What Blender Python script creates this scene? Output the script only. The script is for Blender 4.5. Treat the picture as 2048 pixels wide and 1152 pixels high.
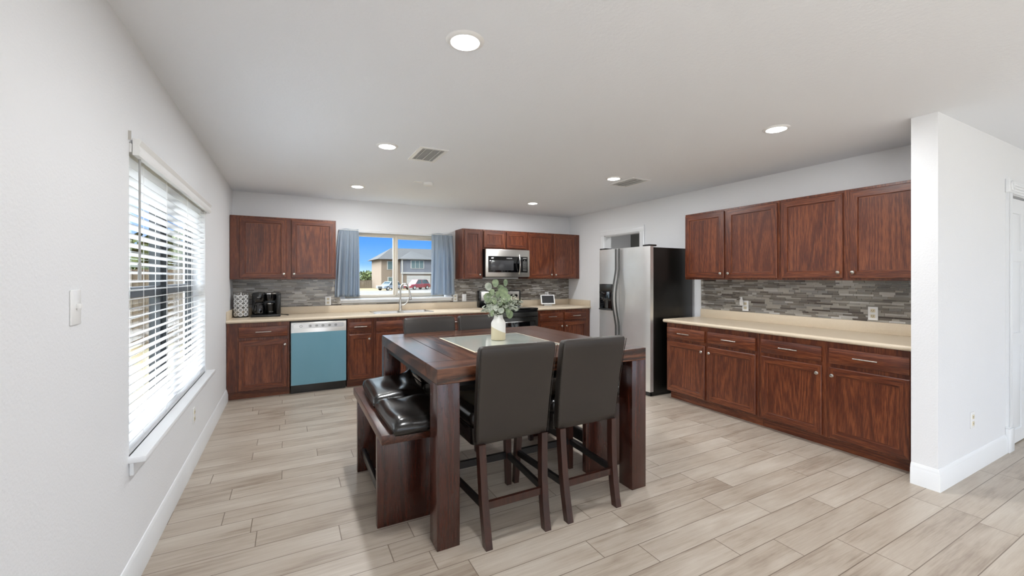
import bpy, bmesh, math, random
from mathutils import Vector, Matrix
random.seed(7)
C = bpy.context.scene
PI = math.pi
for o in list(bpy.data.objects): bpy.data.objects.remove(o)

# ------------------------------------------------------------------ camera
cam_d = bpy.data.cameras.new('camera'); cam = bpy.data.objects.new('camera', cam_d)
C.collection.objects.link(cam); C.camera = cam
cam_d.sensor_width = 36; cam_d.lens = 839.5*36/2048; cam_d.shift_y = -21.1/2048
cam_d.clip_start = .05; cam_d.clip_end = 600
cam.location = (0, 0, 1.396); cam.rotation_euler = (PI/2, 0, -math.radians(27.9))
C.view_settings.view_transform = 'Standard'; C.view_settings.look = 'None'
C.view_settings.gamma = 1; C.view_settings.use_curve_mapping = False
C.view_settings.exposure = 0.68

XL, YB, XR, H = -.63, 6.26, 4.48, 2.479     # left wall, back wall, right wall, ceiling
YP0, YP1, XP = 1.12, 1.255, 3.74            # partition wall: near face, far face, free end
YREAR, XFAR = -4.6, 8.2

# ------------------------------------------------------------------ world
def lin(c):
    c = [v/255 for v in c]
    return tuple([(v/12.92 if v <= .04045 else ((v+.055)/1.055)**2.4) for v in c])
w = bpy.data.worlds.new('sky'); C.world = w; w.use_nodes = True
nt = w.node_tree; nt.nodes.clear()
def N(t, typ, **k):
    n = t.nodes.new(typ)
    for a, b in k.items():
        if a in n.inputs.keys() if isinstance(a, str) and hasattr(n, 'inputs') else False: n.inputs[a].default_value = b
        else: setattr(n, a, b)
    return n
out = nt.nodes.new('ShaderNodeOutputWorld'); bg = nt.nodes.new('ShaderNodeBackground')
tc = nt.nodes.new('ShaderNodeTexCoord'); sx = nt.nodes.new('ShaderNodeSeparateXYZ')
nt.links.new(tc.outputs['Generated'], sx.inputs[0])
r1 = nt.nodes.new('ShaderNodeValToRGB'); cr = r1.color_ramp
cr.elements[0].position = 0; cr.elements[0].color = (*lin((196, 222, 245)), 1)
cr.elements[1].position = 1; cr.elements[1].color = (*lin((150, 195, 250)), 1)
for p, c, k in ((.03, (130, 184, 240), .8), (.075, (96, 164, 243), .75), (.105, (80, 152, 243), .75), (.17, (222, 236, 250), 1.6), (.45, (196, 222, 250), 1.1)):
    e = cr.elements.new(p); e.color = (*[v*k for v in lin(c)], 1)      # clear blue low down, whiter band added above to brighten the table reflection
nt.links.new(sx.outputs['Z'], r1.inputs[0])
r2 = nt.nodes.new('ShaderNodeValToRGB')      # the haze side of the sky (left, beyond the yard)
r2.color_ramp.elements[0].position = .12; r2.color_ramp.elements[0].color = (0, 0, 0, 1)
r2.color_ramp.elements[1].position = .55; r2.color_ramp.elements[1].color = (1, 1, 1, 1)
mm = nt.nodes.new('ShaderNodeMath'); mm.operation = 'MULTIPLY'; mm.inputs[1].default_value = -1
nt.links.new(sx.outputs['X'], mm.inputs[0]); nt.links.new(mm.outputs[0], r2.inputs[0])
r3 = nt.nodes.new('ShaderNodeValToRGB')      # strong glow added high on that side to light the room
r3.color_ramp.elements[0].position = .16; r3.color_ramp.elements[0].color = (1.0, 1.2, 1.45, 1)
r3.color_ramp.elements[1].position = .45; r3.color_ramp.elements[1].color = (13.5, 14, 15, 1)
nt.links.new(sx.outputs['Z'], r3.inputs[0])
mx = nt.nodes.new('ShaderNodeMixRGB'); nt.links.new(r3.outputs[0], mx.inputs[2])
nt.links.new(r2.outputs[0], mx.inputs[0]); nt.links.new(r1.outputs[0], mx.inputs[1])
nt.links.new(mx.outputs[0], bg.inputs[0]); bg.inputs[1].default_value = 1.0
nt.links.new(bg.outputs[0], out.inputs[0])
sun_d = bpy.data.lights.new('sun', 'SUN'); sun_d.energy = 1.6; sun_d.angle = .01; sun_d.color = (1, .96, .9)
sun = bpy.data.objects.new('sun', sun_d); C.collection.objects.link(sun)
sun.rotation_euler = (math.radians(38), 0, math.radians(35))

# fill lamps added at unseen living-room window openings to brighten the kitchen
FILL = 14
def fill_lamp(name, loc, rot, sx_, sy_, e, col=(.90, .95, 1)):
    d = bpy.data.lights.new(name, 'AREA'); d.shape = 'RECTANGLE'; d.size = sx_; d.size_y = sy_; d.energy = e; d.color = col
    o = bpy.data.objects.new(name, d); C.collection.objects.link(o); o.location = loc; o.rotation_euler = rot
REAR_WIN = [(.4, 2.6), (4.2, 6.8)]
for i, (a, b) in enumerate(REAR_WIN):
    fill_lamp('rear_fill_lamp', ((a+b)/2, YREAR-.08, 1.35), (PI/2+.65, 0, 0), b-a-.1, 1.7, FILL*(b-a)/2)
fill_lamp('side_fill_lamp', (XFAR+.08, -2.0, 1.35), (PI/2+.5, 0, PI/2), 2.2, 1.7, FILL*.3)
LEFT_WIN = (-3.3, -.9, .45, 2.2)  # opening added out of view for the lamp that lights the right wall
fill_lamp('left_fill_lamp', (XL-.10, -2.1, 1.35), (PI/2+.3, 0, -PI/2-.25), 2.3, 1.65, FILL*3.5)
LAMP = 10

# ------------------------------------------------------------------ materials
M = {}
OUTSIDE = ('siding_grey', 'siding_tan', 'roof', 'white_ext', 'asphalt', 'dry_grass', 'fence_wood', 'foliage', 'bark', 'car_silver', 'car_red')
def mat(name, col, rough=.5, metal=0, spec=.5, coat=0, bump=None, noise=None, trans=None, emis=None, sheen=0, coat_r=.1):
    m = bpy.data.materials.new(name); m.use_nodes = True; t = m.node_tree; p = t.nodes['Principled BSDF']
    col = lin(col) if max(col) > 1.01 else col
    if name in OUTSIDE: col = tuple(v*.4 for v in col)
    p.inputs['Base Color'].default_value = (*col, 1); p.inputs['Roughness'].default_value = rough
    p.inputs['Metallic'].default_value = metal; p.inputs['Specular IOR Level'].default_value = spec
    p.inputs['Coat Weight'].default_value = coat; p.inputs['Coat Roughness'].default_value = coat_r
    if emis:
        p.inputs['Emission Color'].default_value = (*emis[0], 1); p.inputs['Emission Strength'].default_value = emis[1]
    g = t.nodes.new('ShaderNodeTexCoord')
    if bump:
        sc, st, dist = bump[:3]
        mp = t.nodes.new('ShaderNodeMapping'); mp.inputs['Scale'].default_value = bump[3] if len(bump) > 3 else (1, 1, 1)
        t.links.new(g.outputs['Object'], mp.inputs[0])
        n = t.nodes.new('ShaderNodeTexNoise'); n.inputs['Scale'].default_value = sc; n.inputs['Detail'].default_value = 3
        t.links.new(mp.outputs[0], n.inputs['Vector'])
        b = t.nodes.new('ShaderNodeBump'); b.inputs['Strength'].default_value = st; b.inputs['Distance'].default_value = dist
        t.links.new(n.outputs[0], b.inputs['Height']); t.links.new(b.outputs[0], p.inputs['Normal'])
    if noise:
        sc, c2, lo, hi = noise[:4]
        c2 = lin(c2) if max(c2) > 1.01 else c2
        if name in OUTSIDE: c2 = tuple(v*.4 for v in c2)
        mp = t.nodes.new('ShaderNodeMapping'); mp.inputs['Scale'].default_value = noise[4] if len(noise) > 4 else (1, 1, 1)
        t.links.new(g.outputs['Object'], mp.inputs[0])
        n = t.nodes.new('ShaderNodeTexNoise'); n.inputs['Scale'].default_value = sc; n.inputs['Detail'].default_value = 4
        t.links.new(mp.outputs[0], n.inputs['Vector'])
        r = t.nodes.new('ShaderNodeValToRGB'); r.color_ramp.elements[0].position = lo; r.color_ramp.elements[1].position = hi
        r.color_ramp.elements[0].color = (*col, 1); r.color_ramp.elements[1].color = (*c2, 1)
        t.links.new(n.outputs[0], r.inputs[0]); t.links.new(r.outputs[0], p.inputs['Base Color'])
    M[name] = m
    return m
def wood(name, dark, mid, light, axis='z', rough=.32, scale=1.0, coat=.25, rings=1.0, contrast=1.0, fig=.065, bmp=.0006):
    """stained oak: fine pores plus broad cathedral figure, running along one axis"""
    m = bpy.data.materials.new(name); m.use_nodes = True; t = m.node_tree; p = t.nodes['Principled BSDF']; L = t.links.new
    tc = t.nodes.new('ShaderNodeTexCoord'); oi = t.nodes.new('ShaderNodeObjectInfo')
    sc = t.nodes.new('ShaderNodeVectorMath'); sc.operation = 'SCALE'; sc.inputs['Scale'].default_value = 0
    cx = t.nodes.new('ShaderNodeCombineXYZ'); mu = t.nodes.new('ShaderNodeMath'); mu.operation = 'MULTIPLY'; mu.inputs[1].default_value = 37
    L(oi.outputs['Random'], mu.inputs[0])
    for i in range(3): L(mu.outputs[0], cx.inputs[i])
    ad = t.nodes.new('ShaderNodeVectorMath'); L(tc.outputs['Object'], ad.inputs[0]); L(cx.outputs[0], ad.inputs[1])
    k = {'x': (.07, 1, 1), 'y': (1, .07, 1), 'z': (1, 1, .07)}[axis]
    def mapping(s):
        mp = t.nodes.new('ShaderNodeMapping'); mp.inputs['Scale'].default_value = tuple(v*s for v in k); L(ad.outputs[0], mp.inputs[0]); return mp
    m1 = mapping(3.2*scale); n1 = t.nodes.new('ShaderNodeTexNoise'); n1.inputs['Scale'].default_value = 1.6; n1.inputs['Detail'].default_value = 1.5
    L(m1.outputs[0], n1.inputs['Vector'])
    q = t.nodes.new('ShaderNodeMath'); q.operation = 'MULTIPLY'; q.inputs[1].default_value = 95*rings; L(n1.outputs[0], q.inputs[0])
    fr = t.nodes.new('ShaderNodeMath'); fr.operation = 'SINE'; L(q.outputs[0], fr.inputs[0])
    m2 = mapping(120*scale); n2 = t.nodes.new('ShaderNodeTexNoise'); n2.inputs['Scale'].default_value = 1.6; n2.inputs['Detail'].default_value = 2
    L(m2.outputs[0], n2.inputs['Vector'])
    m3 = mapping(5); n3 = t.nodes.new('ShaderNodeTexNoise'); n3.inputs['Scale'].default_value = 1; L(m3.outputs[0], n3.inputs['Vector'])
    a = t.nodes.new('ShaderNodeMath'); a.operation = 'MULTIPLY_ADD'; a.inputs[1].default_value = fig; L(fr.outputs[0], a.inputs[0])
    n3s = t.nodes.new('ShaderNodeMath'); n3s.operation = 'MULTIPLY_ADD'; n3s.inputs[1].default_value = .25; n3s.inputs[2].default_value = .38; L(n3.outputs[0], n3s.inputs[0]); L(n3s.outputs[0], a.inputs[2])
    b = t.nodes.new('ShaderNodeMath'); b.operation = 'MULTIPLY_ADD'; b.inputs[1].default_value = .55*contrast; L(n2.outputs[0], b.inputs[0]); L(a.outputs[0], b.inputs[2])
    r = t.nodes.new('ShaderNodeValToRGB'); e = r.color_ramp.elements
    e[0].position = .52; e[0].color = (*lin(dark), 1); e[1].position = 1.0; e[1].color = (*lin(light), 1)
    x = e.new(.76); x.color = (*lin(mid), 1)
    L(b.outputs[0], r.inputs[0]); L(r.outputs[0], p.inputs['Base Color'])
    p.inputs['Roughness'].default_value = rough; p.inputs['Coat Weight'].default_value = coat; p.inputs['Coat Roughness'].default_value = .22
    bm_ = t.nodes.new('ShaderNodeBump'); bm_.inputs['Strength'].default_value = .25; bm_.inputs['Distance'].default_value = bmp
    L(b.outputs[0], bm_.inputs['Height']); L(bm_.outputs[0], p.inputs['Normal'])
    M[name] = m; return m

mat('wall_paint', (233, 234, 236), .55, bump=(95, .6, .0022))
mat('ceiling_paint', (240, 243, 247), .8, bump=(70, .4, .003))
mat('trim_paint', (236, 238, 240), .3)
mat('grey_room', (128, 128, 124), .7)
wood('cab_v', (42, 15, 6), (90, 40, 18), (136, 76, 42), 'z', rough=.38, coat=.2)
wood('cab_h', (42, 15, 6), (90, 40, 18), (136, 76, 42), 'x', rough=.38, coat=.2)
wood('carcass', (42, 15, 6), (90, 40, 18), (136, 76, 42), 'z', rough=.38, coat=.2)
wood('table_x', (28, 13, 8), (66, 36, 22), (112, 70, 48), 'x', rough=.27, coat=.2, contrast=1.0, rings=.75, fig=.15, bmp=.0015)
wood('table_y', (28, 13, 8), (66, 36, 22), (112, 70, 48), 'y', rough=.27, coat=.2, contrast=1.0, rings=.75, fig=.15, bmp=.0015)
wood('bench_y', (30, 14, 9), (64, 32, 21), (96, 54, 38), 'y', rough=.3, coat=.2)
wood('table_z', (38, 16, 11), (66, 30, 20), (90, 45, 30), 'z', rough=.25, coat=.35, contrast=.7)
wood('stool_wood', (36, 17, 12), (58, 29, 20), (78, 42, 30), 'z', rough=.3, contrast=.6)
mat('black_wood', (22, 20, 20), .35)
mat('leather_brown', (44, 38, 33), .42, bump=(260, .12, .0006), noise=(2.5, (51, 44, 38), .35, .7))
mat('leather_black', (22, 19, 17), .24, bump=(14, .12, .004), coat=.2)
mat('counter', (222, 207, 184), .38, noise=(420, (200, 180, 152), .45, .75))
mat('steel', (240, 240, 239), .30, .78, bump=(3, .05, .0006, (1, 1, 60)), noise=(2.2, (226, 225, 222), .3, .7))
mat('steel_plain', (220, 217, 212), .28, 1)
mat('nickel', (205, 200, 192), .25, 1)
mat('chrome', (225, 225, 225), .1, 1)
mat('dark_steel', (92, 92, 90), .3, 1)
mat('handle_grey', (84, 84, 82), .4, .8)
mat('black_gloss', (9, 9, 10), .12, coat=.3)
mat('black_plastic', (20, 20, 21), .35)
mat('black_side', (17, 16, 14), .3, bump=(240, .25, .001))
mat('black_glass', (6, 6, 8), .04, spec=.8)
mat('grey_screen', (62, 62, 64), .12)
mat('white_plastic', (238, 238, 237), .35)
mat('slot', (60, 58, 55), .6)
mat('print_grey', (168, 168, 166), .5)
mat('print_white', (232, 232, 232), .5)
mat('blue_film', (104, 152, 168), .34, noise=(1.6, (116, 162, 180), .3, .75, (1, 1, .3)))
mat('window_vinyl', (214, 206, 192), .45)
mat('dark_frame', (46, 50, 54), .5)
mat('vent_dark', (205, 205, 204), .8)
mat('cream', (222, 212, 186), .5)
mat('table_glass', (196, 204, 196), .05, spec=.9, coat=.6)
mat('lens', (255, 255, 255), .4, emis=((1, .98, .94), 7))
mat('leaf', (92, 108, 78), .55, noise=(26, (146, 160, 122), .35, .7))
mat('leaf_pale', (142, 150, 134), .6, noise=(30, (190, 194, 178), .35, .7))
mat('stem', (96, 104, 70), .7)
mat('bud', (218, 220, 200), .6)
mat('rubber', (14, 14, 14), .6)
mat('siding_grey', (120, 122, 130), .8, bump=(1, .5, .02, (.1, .1, 30)))
mat('siding_tan', (160, 142, 122), .8, noise=(8, (138, 118, 98), .4, .6))
mat('roof', (78, 78, 80), .9, noise=(5, (100, 98, 96), .35, .7))
mat('white_ext', (196, 192, 184), .7)
mat('win_ext', (70, 82, 80), .1)
mat('asphalt', (150, 145, 138), .9, noise=(.6, (136, 131, 124), .35, .7))
mat('dry_grass', (176, 156, 112), .95, noise=(.5, (120, 122, 70), .5, .8))
mat('fence_wood', (142, 124, 100), .9, noise=(6, (112, 98, 80), .35, .7, (1, 1, .1)))
mat('foliage', (84, 104, 50), .9, noise=(3, (140, 152, 84), .4, .7))
mat('bark', (90, 72, 56), .9)
mat('car_silver', (196, 208, 222), .3, .3, coat=.8)
mat('car_red', (170, 26, 40), .3, .1, coat=.8)
mat('car_glass', (40, 52, 56), .08)
mat('tyre', (30, 30, 30), .8)
for nm, c in (('tile_a', (150, 146, 140)), ('tile_b', (120, 112, 102)), ('tile_c', (178, 172, 162)), ('tile_d', (96, 86, 78)), ('tile_e', (196, 192, 186)), ('tile_f', (136, 128, 118))):
    mat(nm, c, .18, coat=.3, noise=(22, tuple(int(v*.9) for v in c), .35, .7, (.3, .3, 1)))
mat('grout', (186, 180, 170), .8)

def glass_mat():
    m = bpy.data.materials.new('pane_glass'); m.use_nodes = True; t = m.node_tree; t.nodes.clear()
    o = t.nodes.new('ShaderNodeOutputMaterial'); mi = t.nodes.new('ShaderNodeMixShader'); tr = t.nodes.new('ShaderNodeBsdfTransparent')
    gl = t.nodes.new('ShaderNodeBsdfGlossy'); gl.inputs['Roughness'].default_value = .02; f = t.nodes.new('ShaderNodeFresnel'); f.inputs[0].default_value = 1.3
    ge = t.nodes.new('ShaderNodeNewGeometry'); su = t.nodes.new('ShaderNodeMath'); su.operation = 'SUBTRACT'; su.use_clamp = True
    t.links.new(f.outputs[0], su.inputs[0]); t.links.new(ge.outputs['Backfacing'], su.inputs[1]); t.links.new(su.outputs[0], mi.inputs[0]); t.links.new(tr.outputs[0], mi.inputs[1]); t.links.new(gl.outputs[0], mi.inputs[2]); t.links.new(mi.outputs[0], o.inputs[0])
    tr.inputs[0].default_value = (.96, .98, .97, 1); M['pane_glass'] = m
glass_mat()
def cloth_mat(name, col, tw, tcol, rough=.8, wave=False):
    m = bpy.data.materials.new(name); m.use_nodes = True; t = m.node_tree; p = t.nodes['Principled BSDF']; o = t.nodes['Material Output']
    p.inputs['Base Color'].default_value = (*lin(col), 1); p.inputs['Roughness'].default_value = rough
    tr = t.nodes.new('ShaderNodeBsdfTranslucent'); tr.inputs[0].default_value = (*lin(tcol), 1)
    mi = t.nodes.new('ShaderNodeMixShader'); mi.inputs[0].default_value = tw
    t.links.new(p.outputs[0], mi.inputs[1]); t.links.new(tr.outputs[0], mi.inputs[2]); t.links.new(mi.outputs[0], o.inputs[0]); M[name] = m
cloth_mat('curtain', (182, 194, 206), .4, (196, 206, 218))
cloth_mat('slat', (212, 213, 215), .12, (235, 236, 240), .4)

def floor_mat():
    m = bpy.data.materials.new('floor_planks'); m.use_nodes = True; t = m.node_tree; p = t.nodes['Principled BSDF']; L = t.links.new
    def Mth(op, a, b=None, c=None):
        n = t.nodes.new('ShaderNodeMath'); n.operation = op
        for i, v in enumerate((a, b, c)):
            if v is None: continue
            if isinstance(v, (int, float)): n.inputs[i].default_value = v
            else: L(v, n.inputs[i])
        return n.outputs[0]
    g = t.nodes.new('ShaderNodeTexCoord'); s = t.nodes.new('ShaderNodeSeparateXYZ'); L(g.outputs['Object'], s.inputs[0])
    X, Y = s.outputs['X'], s.outputs['Y']
    Wd, Ln = .1526, .915
    ry = Mth('DIVIDE', Mth('SUBTRACT', Y, .868-40*Wd), Wd); row = Mth('FLOOR', ry); fy = Mth('FRACT', ry)
    wn = t.nodes.new('ShaderNodeTexWhiteNoise'); wn.noise_dimensions = '1D'; L(row, wn.inputs['W'])
    rx = Mth('ADD', Mth('DIVIDE', X, Ln), Mth('MULTIPLY_ADD', wn.outputs['Value'], .9, 50)); col = Mth('FLOOR', rx); fx = Mth('FRACT', rx)
    cid = t.nodes.new('ShaderNodeCombineXYZ'); L(row, cid.inputs[0]); L(col, cid.inputs[1])
    w2 = t.nodes.new('ShaderNodeTexWhiteNoise'); w2.noise_dimensions = '3D'; L(cid.outputs[0], w2.inputs['Vector'])
    pid = w2.outputs['Value']
    gv = t.nodes.new('ShaderNodeCombineXYZ'); L(Mth('ADD', X, Mth('MULTIPLY', pid, 91)), gv.inputs[0]); L(Mth('MULTIPLY', Y, 1), gv.inputs[1]); L(Mth('MULTIPLY', pid, 17), gv.inputs[2])
    def noise(scale, sx_, sy_, det=4, dist=0):
        mp = t.nodes.new('ShaderNodeMapping'); mp.inputs['Scale'].default_value = (sx_, sy_, 1); L(gv.outputs[0], mp.inputs[0])
        n = t.nodes.new('ShaderNodeTexNoise'); n.inputs['Scale'].default_value = scale; n.inputs['Detail'].default_value = det; n.inputs['Distortion'].default_value = dist
        L(mp.outputs[0], n.inputs['Vector']); return n.outputs[0]
    streak = noise(5, .45, 9, 5, .6); blot = noise(2.6, .8, 2.4, 3, .3); fine = noise(60, .18, 3, 3)
    v = Mth('ADD', Mth('MULTIPLY', streak, .42), Mth('MULTIPLY', blot, .6)); v = Mth('ADD', v, Mth('MULTIPLY', fine, .22)); v = Mth('ADD', v, Mth('MULTIPLY_ADD', pid, .14, .08))
    r = t.nodes.new('ShaderNodeValToRGB'); e = r.color_ramp.elements
    e[0].position = .52; e[0].color = (*lin((142, 126, 111)), 1); e[1].position = 1.0; e[1].color = (*lin((198, 188, 175)), 1)
    k = e.new(.72); k.color = (*lin((176, 163, 148)), 1)
    L(v, r.inputs[0])
    gy = Mth('LESS_THAN', Mth('MINIMUM', fy, Mth('SUBTRACT', 1, fy)), .013); gx = Mth('LESS_THAN', Mth('MINIMUM', fx, Mth('SUBTRACT', 1, fx)), .0024)
    gr = Mth('MAXIMUM', gy, gx)
    mix = t.nodes.new('ShaderNodeMixRGB'); L(gr, mix.inputs[0]); L(r.outputs[0], mix.inputs[1]); mix.inputs[2].default_value = (*lin((118, 104, 90)), 1)
    L(mix.outputs[0], p.inputs['Base Color'])
    L(Mth('MULTIPLY_ADD', streak, .25, .26), p.inputs['Roughness'])
    b = t.nodes.new('ShaderNodeBump'); b.inputs['Strength'].default_value = .35; b.inputs['Distance'].default_value = .0015
    L(Mth('SUBTRACT', Mth('MULTIPLY', streak, .4), gr), b.inputs['Height']); L(b.outputs[0], p.inputs['Normal'])
    M['floor'] = m
floor_mat()

def vase_mat():
    m = bpy.data.materials.new('two_tone_ceramic'); m.use_nodes = True; t = m.node_tree; p = t.nodes['Principled BSDF']; L = t.links.new
    g = t.nodes.new('ShaderNodeTexCoord'); d = t.nodes.new('ShaderNodeVectorMath'); d.operation = 'DOT_PRODUCT'; d.inputs[1].default_value = (.42, -.2, 1)
    L(g.outputs['Object'], d.inputs[0]); r = t.nodes.new('ShaderNodeValToRGB'); r.color_ramp.interpolation = 'CONSTANT'
    r.color_ramp.elements[0].color = (*lin((206, 194, 162)), 1); r.color_ramp.elements[1].position = .078; r.color_ramp.elements[1].color = (*lin((234, 231, 224)), 1)
    L(d.outputs['Value'], r.inputs[0]); L(r.outputs[0], p.inputs['Base Color']); p.inputs['Roughness'].default_value = .35; M['vase'] = m
vase_mat()

# ------------------------------------------------------------------ mesh helpers
def BM(): return bmesh.new()
def box(bm, x0, x1, y0, y1, z0, z1, mi=0, bev=0, seg=2):
    vs = [bm.verts.new((x, y, z)) for x in (x0, x1) for y in (y0, y1) for z in (z0, z1)]
    fs = [bm.faces.new([vs[i] for i in q]) for q in ((0, 1, 3, 2), (4, 6, 7, 5), (0, 4, 5, 1), (2, 3, 7, 6), (0, 2, 6, 4), (1, 5, 7, 3))]
    for f in fs: f.material_index = mi
    if bev:
        es = list({e for f in fs for e in f.edges})
        r = bmesh.ops.bevel(bm, geom=es, offset=bev, segments=seg, affect='EDGES', profile=.5)
        for f in r['faces']: f.material_index = mi
def frame_of(d):
    d = d.normalized(); u = d.orthogonal().normalized(); return u, d.cross(u)
def cyl(bm, p0, p1, r0, r1=None, seg=20, mi=0, cap=True):
    p0, p1 = Vector(p0), Vector(p1); r1 = r0 if r1 is None else r1; u, v = frame_of(p1-p0)
    A = [bm.verts.new(p0+(u*math.cos(2*PI*i/seg)+v*math.sin(2*PI*i/seg))*r0) for i in range(seg)]
    B = [bm.verts.new(p1+(u*math.cos(2*PI*i/seg)+v*math.sin(2*PI*i/seg))*r1) for i in range(seg)]
    for i in range(seg):
        f = bm.faces.new((A[i], A[(i+1) % seg], B[(i+1) % seg], B[i])); f.material_index = mi
    if cap:
        bm.faces.new(A[::-1]).material_index = mi; bm.faces.new(B).material_index = mi
def lathe(bm, prof, c=(0, 0, 0), seg=32, mi=0, axis='z'):
    rings = []
    for r, z in prof:
        ring = []
        for i in range(seg):
            a = 2*PI*i/seg; p = (r*math.cos(a), r*math.sin(a), z)
            if axis == '-y': p = (p[0], -p[2], p[1])
            ring.append(bm.verts.new((c[0]+p[0], c[1]+p[1], c[2]+p[2])))
        rings.append(ring)
    for a, b in zip(rings, rings[1:]):
        for i in range(seg): bm.faces.new((a[i], a[(i+1) % seg], b[(i+1) % seg], b[i])).material_index = mi
    for q in (rings[0][::-1], rings[-1]): bm.faces.new(q).material_index = mi
def tube(bm, pts, r, seg=8, mi=0, flat=1.0):
    pts = [Vector(p) for p in pts]; rings = []
    u = None
    for i, p in enumerate(pts):
        d = (pts[min(i+1, len(pts)-1)]-pts[max(i-1, 0)]).normalized()
        if u is None: u = d.orthogonal().normalized()
        u = (u-d*u.dot(d)).normalized(); v = d.cross(u); rr = r[i] if isinstance(r, (list, tuple)) else r
        rings.append([bm.verts.new(p+(u*math.cos(2*PI*k/seg)+v*math.sin(2*PI*k/seg)*flat)*rr) for k in range(seg)])
    for a, b in zip(rings, rings[1:]):
        for k in range(seg): bm.faces.new((a[k], a[(k+1) % seg], b[(k+1) % seg], b[k])).material_index = mi
    bm.faces.new(rings[0][::-1]).material_index = mi; bm.faces.new(rings[-1]).material_index = mi
def rrect(cx, cy, w, d, r, n=4):
    P = []
    for sx_, sy_, a0 in ((1, 1, 0), (-1, 1, 90), (-1, -1, 180), (1, -1, 270)):
        for i in range(n+1):
            a = math.radians(a0+90*i/n); P.append((cx+sx_*(w/2-r)+r*math.cos(a), cy+sy_*(d/2-r)+r*math.sin(a)))
    return P
def loft(bm, rings, mi=0):
    R = [[bm.verts.new(p) for p in ring] for ring in rings]
    n = len(R[0])
    for a, b in zip(R, R[1:]):
        for k in range(n): bm.faces.new((a[k], a[(k+1) % n], b[(k+1) % n], b[k])).material_index = mi
    bm.faces.new(R[0][::-1]).material_index = mi; bm.faces.new(R[-1]).material_index = mi
def link(o, parent=None):
    C.collection.objects.link(o)
    if parent is not None: o.parent = parent
    return o
def obj(name, bm, mats, parent=None, smooth=35, label=None):
    bmesh.ops.recalc_face_normals(bm, faces=bm.faces)
    me = bpy.data.meshes.new(name); bm.to_mesh(me); bm.free()
    for k in (mats if isinstance(mats, (list, tuple)) else [mats]): me.materials.append(M[k])
    for p in me.polygons: p.use_smooth = True
    me.set_sharp_from_angle(angle=math.radians(smooth))
    o = bpy.data.objects.new(name, me); link(o, parent)
    if label: o['label'] = label
    return o
def tag(o, label, cat, group=None, kind=None):
    o['label'] = label; o['category'] = cat
    if group: o['group'] = group
    if kind: o['kind'] = kind
    return o
def thing(name, label, cat, loc=(0, 0, 0), rz=0, group=None):
    o = bpy.data.objects.new(name, None); o.empty_display_size = .1; link(o); o.location = loc; o.rotation_euler = (0, 0, rz)
    return tag(o, label, cat, group)
def struct(name, bm, mats, parent=None, label=None):
    o = obj(name, bm, mats, parent)
    if parent is None:
        o['kind'] = 'structure'
        if label: o['label'] = label
    return o
def sroot(name, label, loc=(0, 0, 0), rz=0):
    o = bpy.data.objects.new(name, None); link(o); o.location = loc; o.rotation_euler = (0, 0, rz); o['kind'] = 'structure'; o['label'] = label
    return o
def copy_tree(o, parent=None):
    c = o.copy(); C.collection.objects.link(c)
    if parent is not None: c.parent = parent
    for ch in list(o.children): copy_tree(ch, c)
    return c
def text_mesh(s, size, name, m, parent, loc, rot, depth=.0004):
    cu = bpy.data.curves.new('t', 'FONT'); cu.body = s; cu.size = size; cu.extrude = depth; cu.align_x = 'CENTER'; cu.align_y = 'CENTER'
    to = bpy.data.objects.new('t', cu); C.collection.objects.link(to)
    dg = bpy.context.evaluated_depsgraph_get(); me = bpy.data.meshes.new_from_object(to.evaluated_get(dg))
    bpy.data.objects.remove(to); me.materials.clear(); me.materials.append(M[m])
    o = bpy.data.objects.new(name, me); link(o, parent); o.location = loc; o.rotation_euler = rot
    return o

# ------------------------------------------------------------------ the room
b = BM(); box(b, XL-.15, XFAR+.2, YREAR-.2, YB+.15, -.1, 0); struct('floor', b, 'floor', label='grey beige wood-look plank tile floor')
b = BM(); box(b, XL-.15, XFAR+.2, YREAR-.2, YB+.15, H, H+.1); struct('ceiling', b, 'ceiling_paint', label='white textured ceiling')
def wall_x(bm, x0, x1, ya, yb_, holes):           # wall slab running along Y, holes = (y0, y1, z0, z1)
    y = ya
    for (h0, h1, z0, z1) in sorted(holes):
        box(bm, x0, x1, y, h0, 0, H)
        if z0 > 0: box(bm, x0, x1, h0, h1, 0, z0)
        box(bm, x0, x1, h0, h1, z1, H); y = h1
    box(bm, x0, x1, y, yb_, 0, H)
def wall_y(bm, y0, y1, xa, xb_, holes):
    x = xa
    for (h0, h1, z0, z1) in sorted(holes):
        box(bm, x, h0, y0, y1, 0, H)
        if z0 > 0: box(bm, h0, h1, y0, y1, 0, z0)
        box(bm, h0, h1, y0, y1, z1, H); x = h1
    box(bm, x, xb_, y0, y1, 0, H)
LW = (2.44, 4.34, .60, 2.00)       # left window opening
BW = (.68, 2.14, 1.10, 2.035)      # back window opening
b = BM(); wall_x(b, XL-.15, XL, YREAR, YB+.15, [LW, LEFT_WIN]); struct('wall_left', b, 'wall_paint', label='white textured wall with the blind window')
b = BM(); wall_y(b, YB, YB+.15, XL, XR+1.8, [BW]); struct('wall_back', b, 'wall_paint', label='white wall behind the sink')
PD = (4.50, 5.27, 0, 2.06)         # doorway behind the refrigerator
b = BM(); wall_x(b, XR, XR+.12, YP1, YB, [PD]); struct('wall_right', b, 'wall_paint', label='white wall behind the refrigerator and buffet cabinets')
DX0, DX1 = 5.16, 5.98
b = BM(); wall_y(b, YP0, YP1, XP, XFAR, [(DX0, DX1, 0, 2.07)]); struct('wall_partition', b, 'wall_paint', label='short white partition wall at the right')
b = BM(); wall_y(b, YREAR-.15, YREAR, XL-.15, XFAR+.15, [(a, c, .45, 2.2) for a, c in REAR_WIN]); struct('wall_rear', b, 'wall_paint', label='wall behind the camera')
b = BM(); wall_x(b, XFAR, XFAR+.15, YREAR, YB, [(-3.2, -.8, .45, 2.2)]); struct('wall_far_right', b, 'wall_paint', label='far right living room wall')
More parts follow.
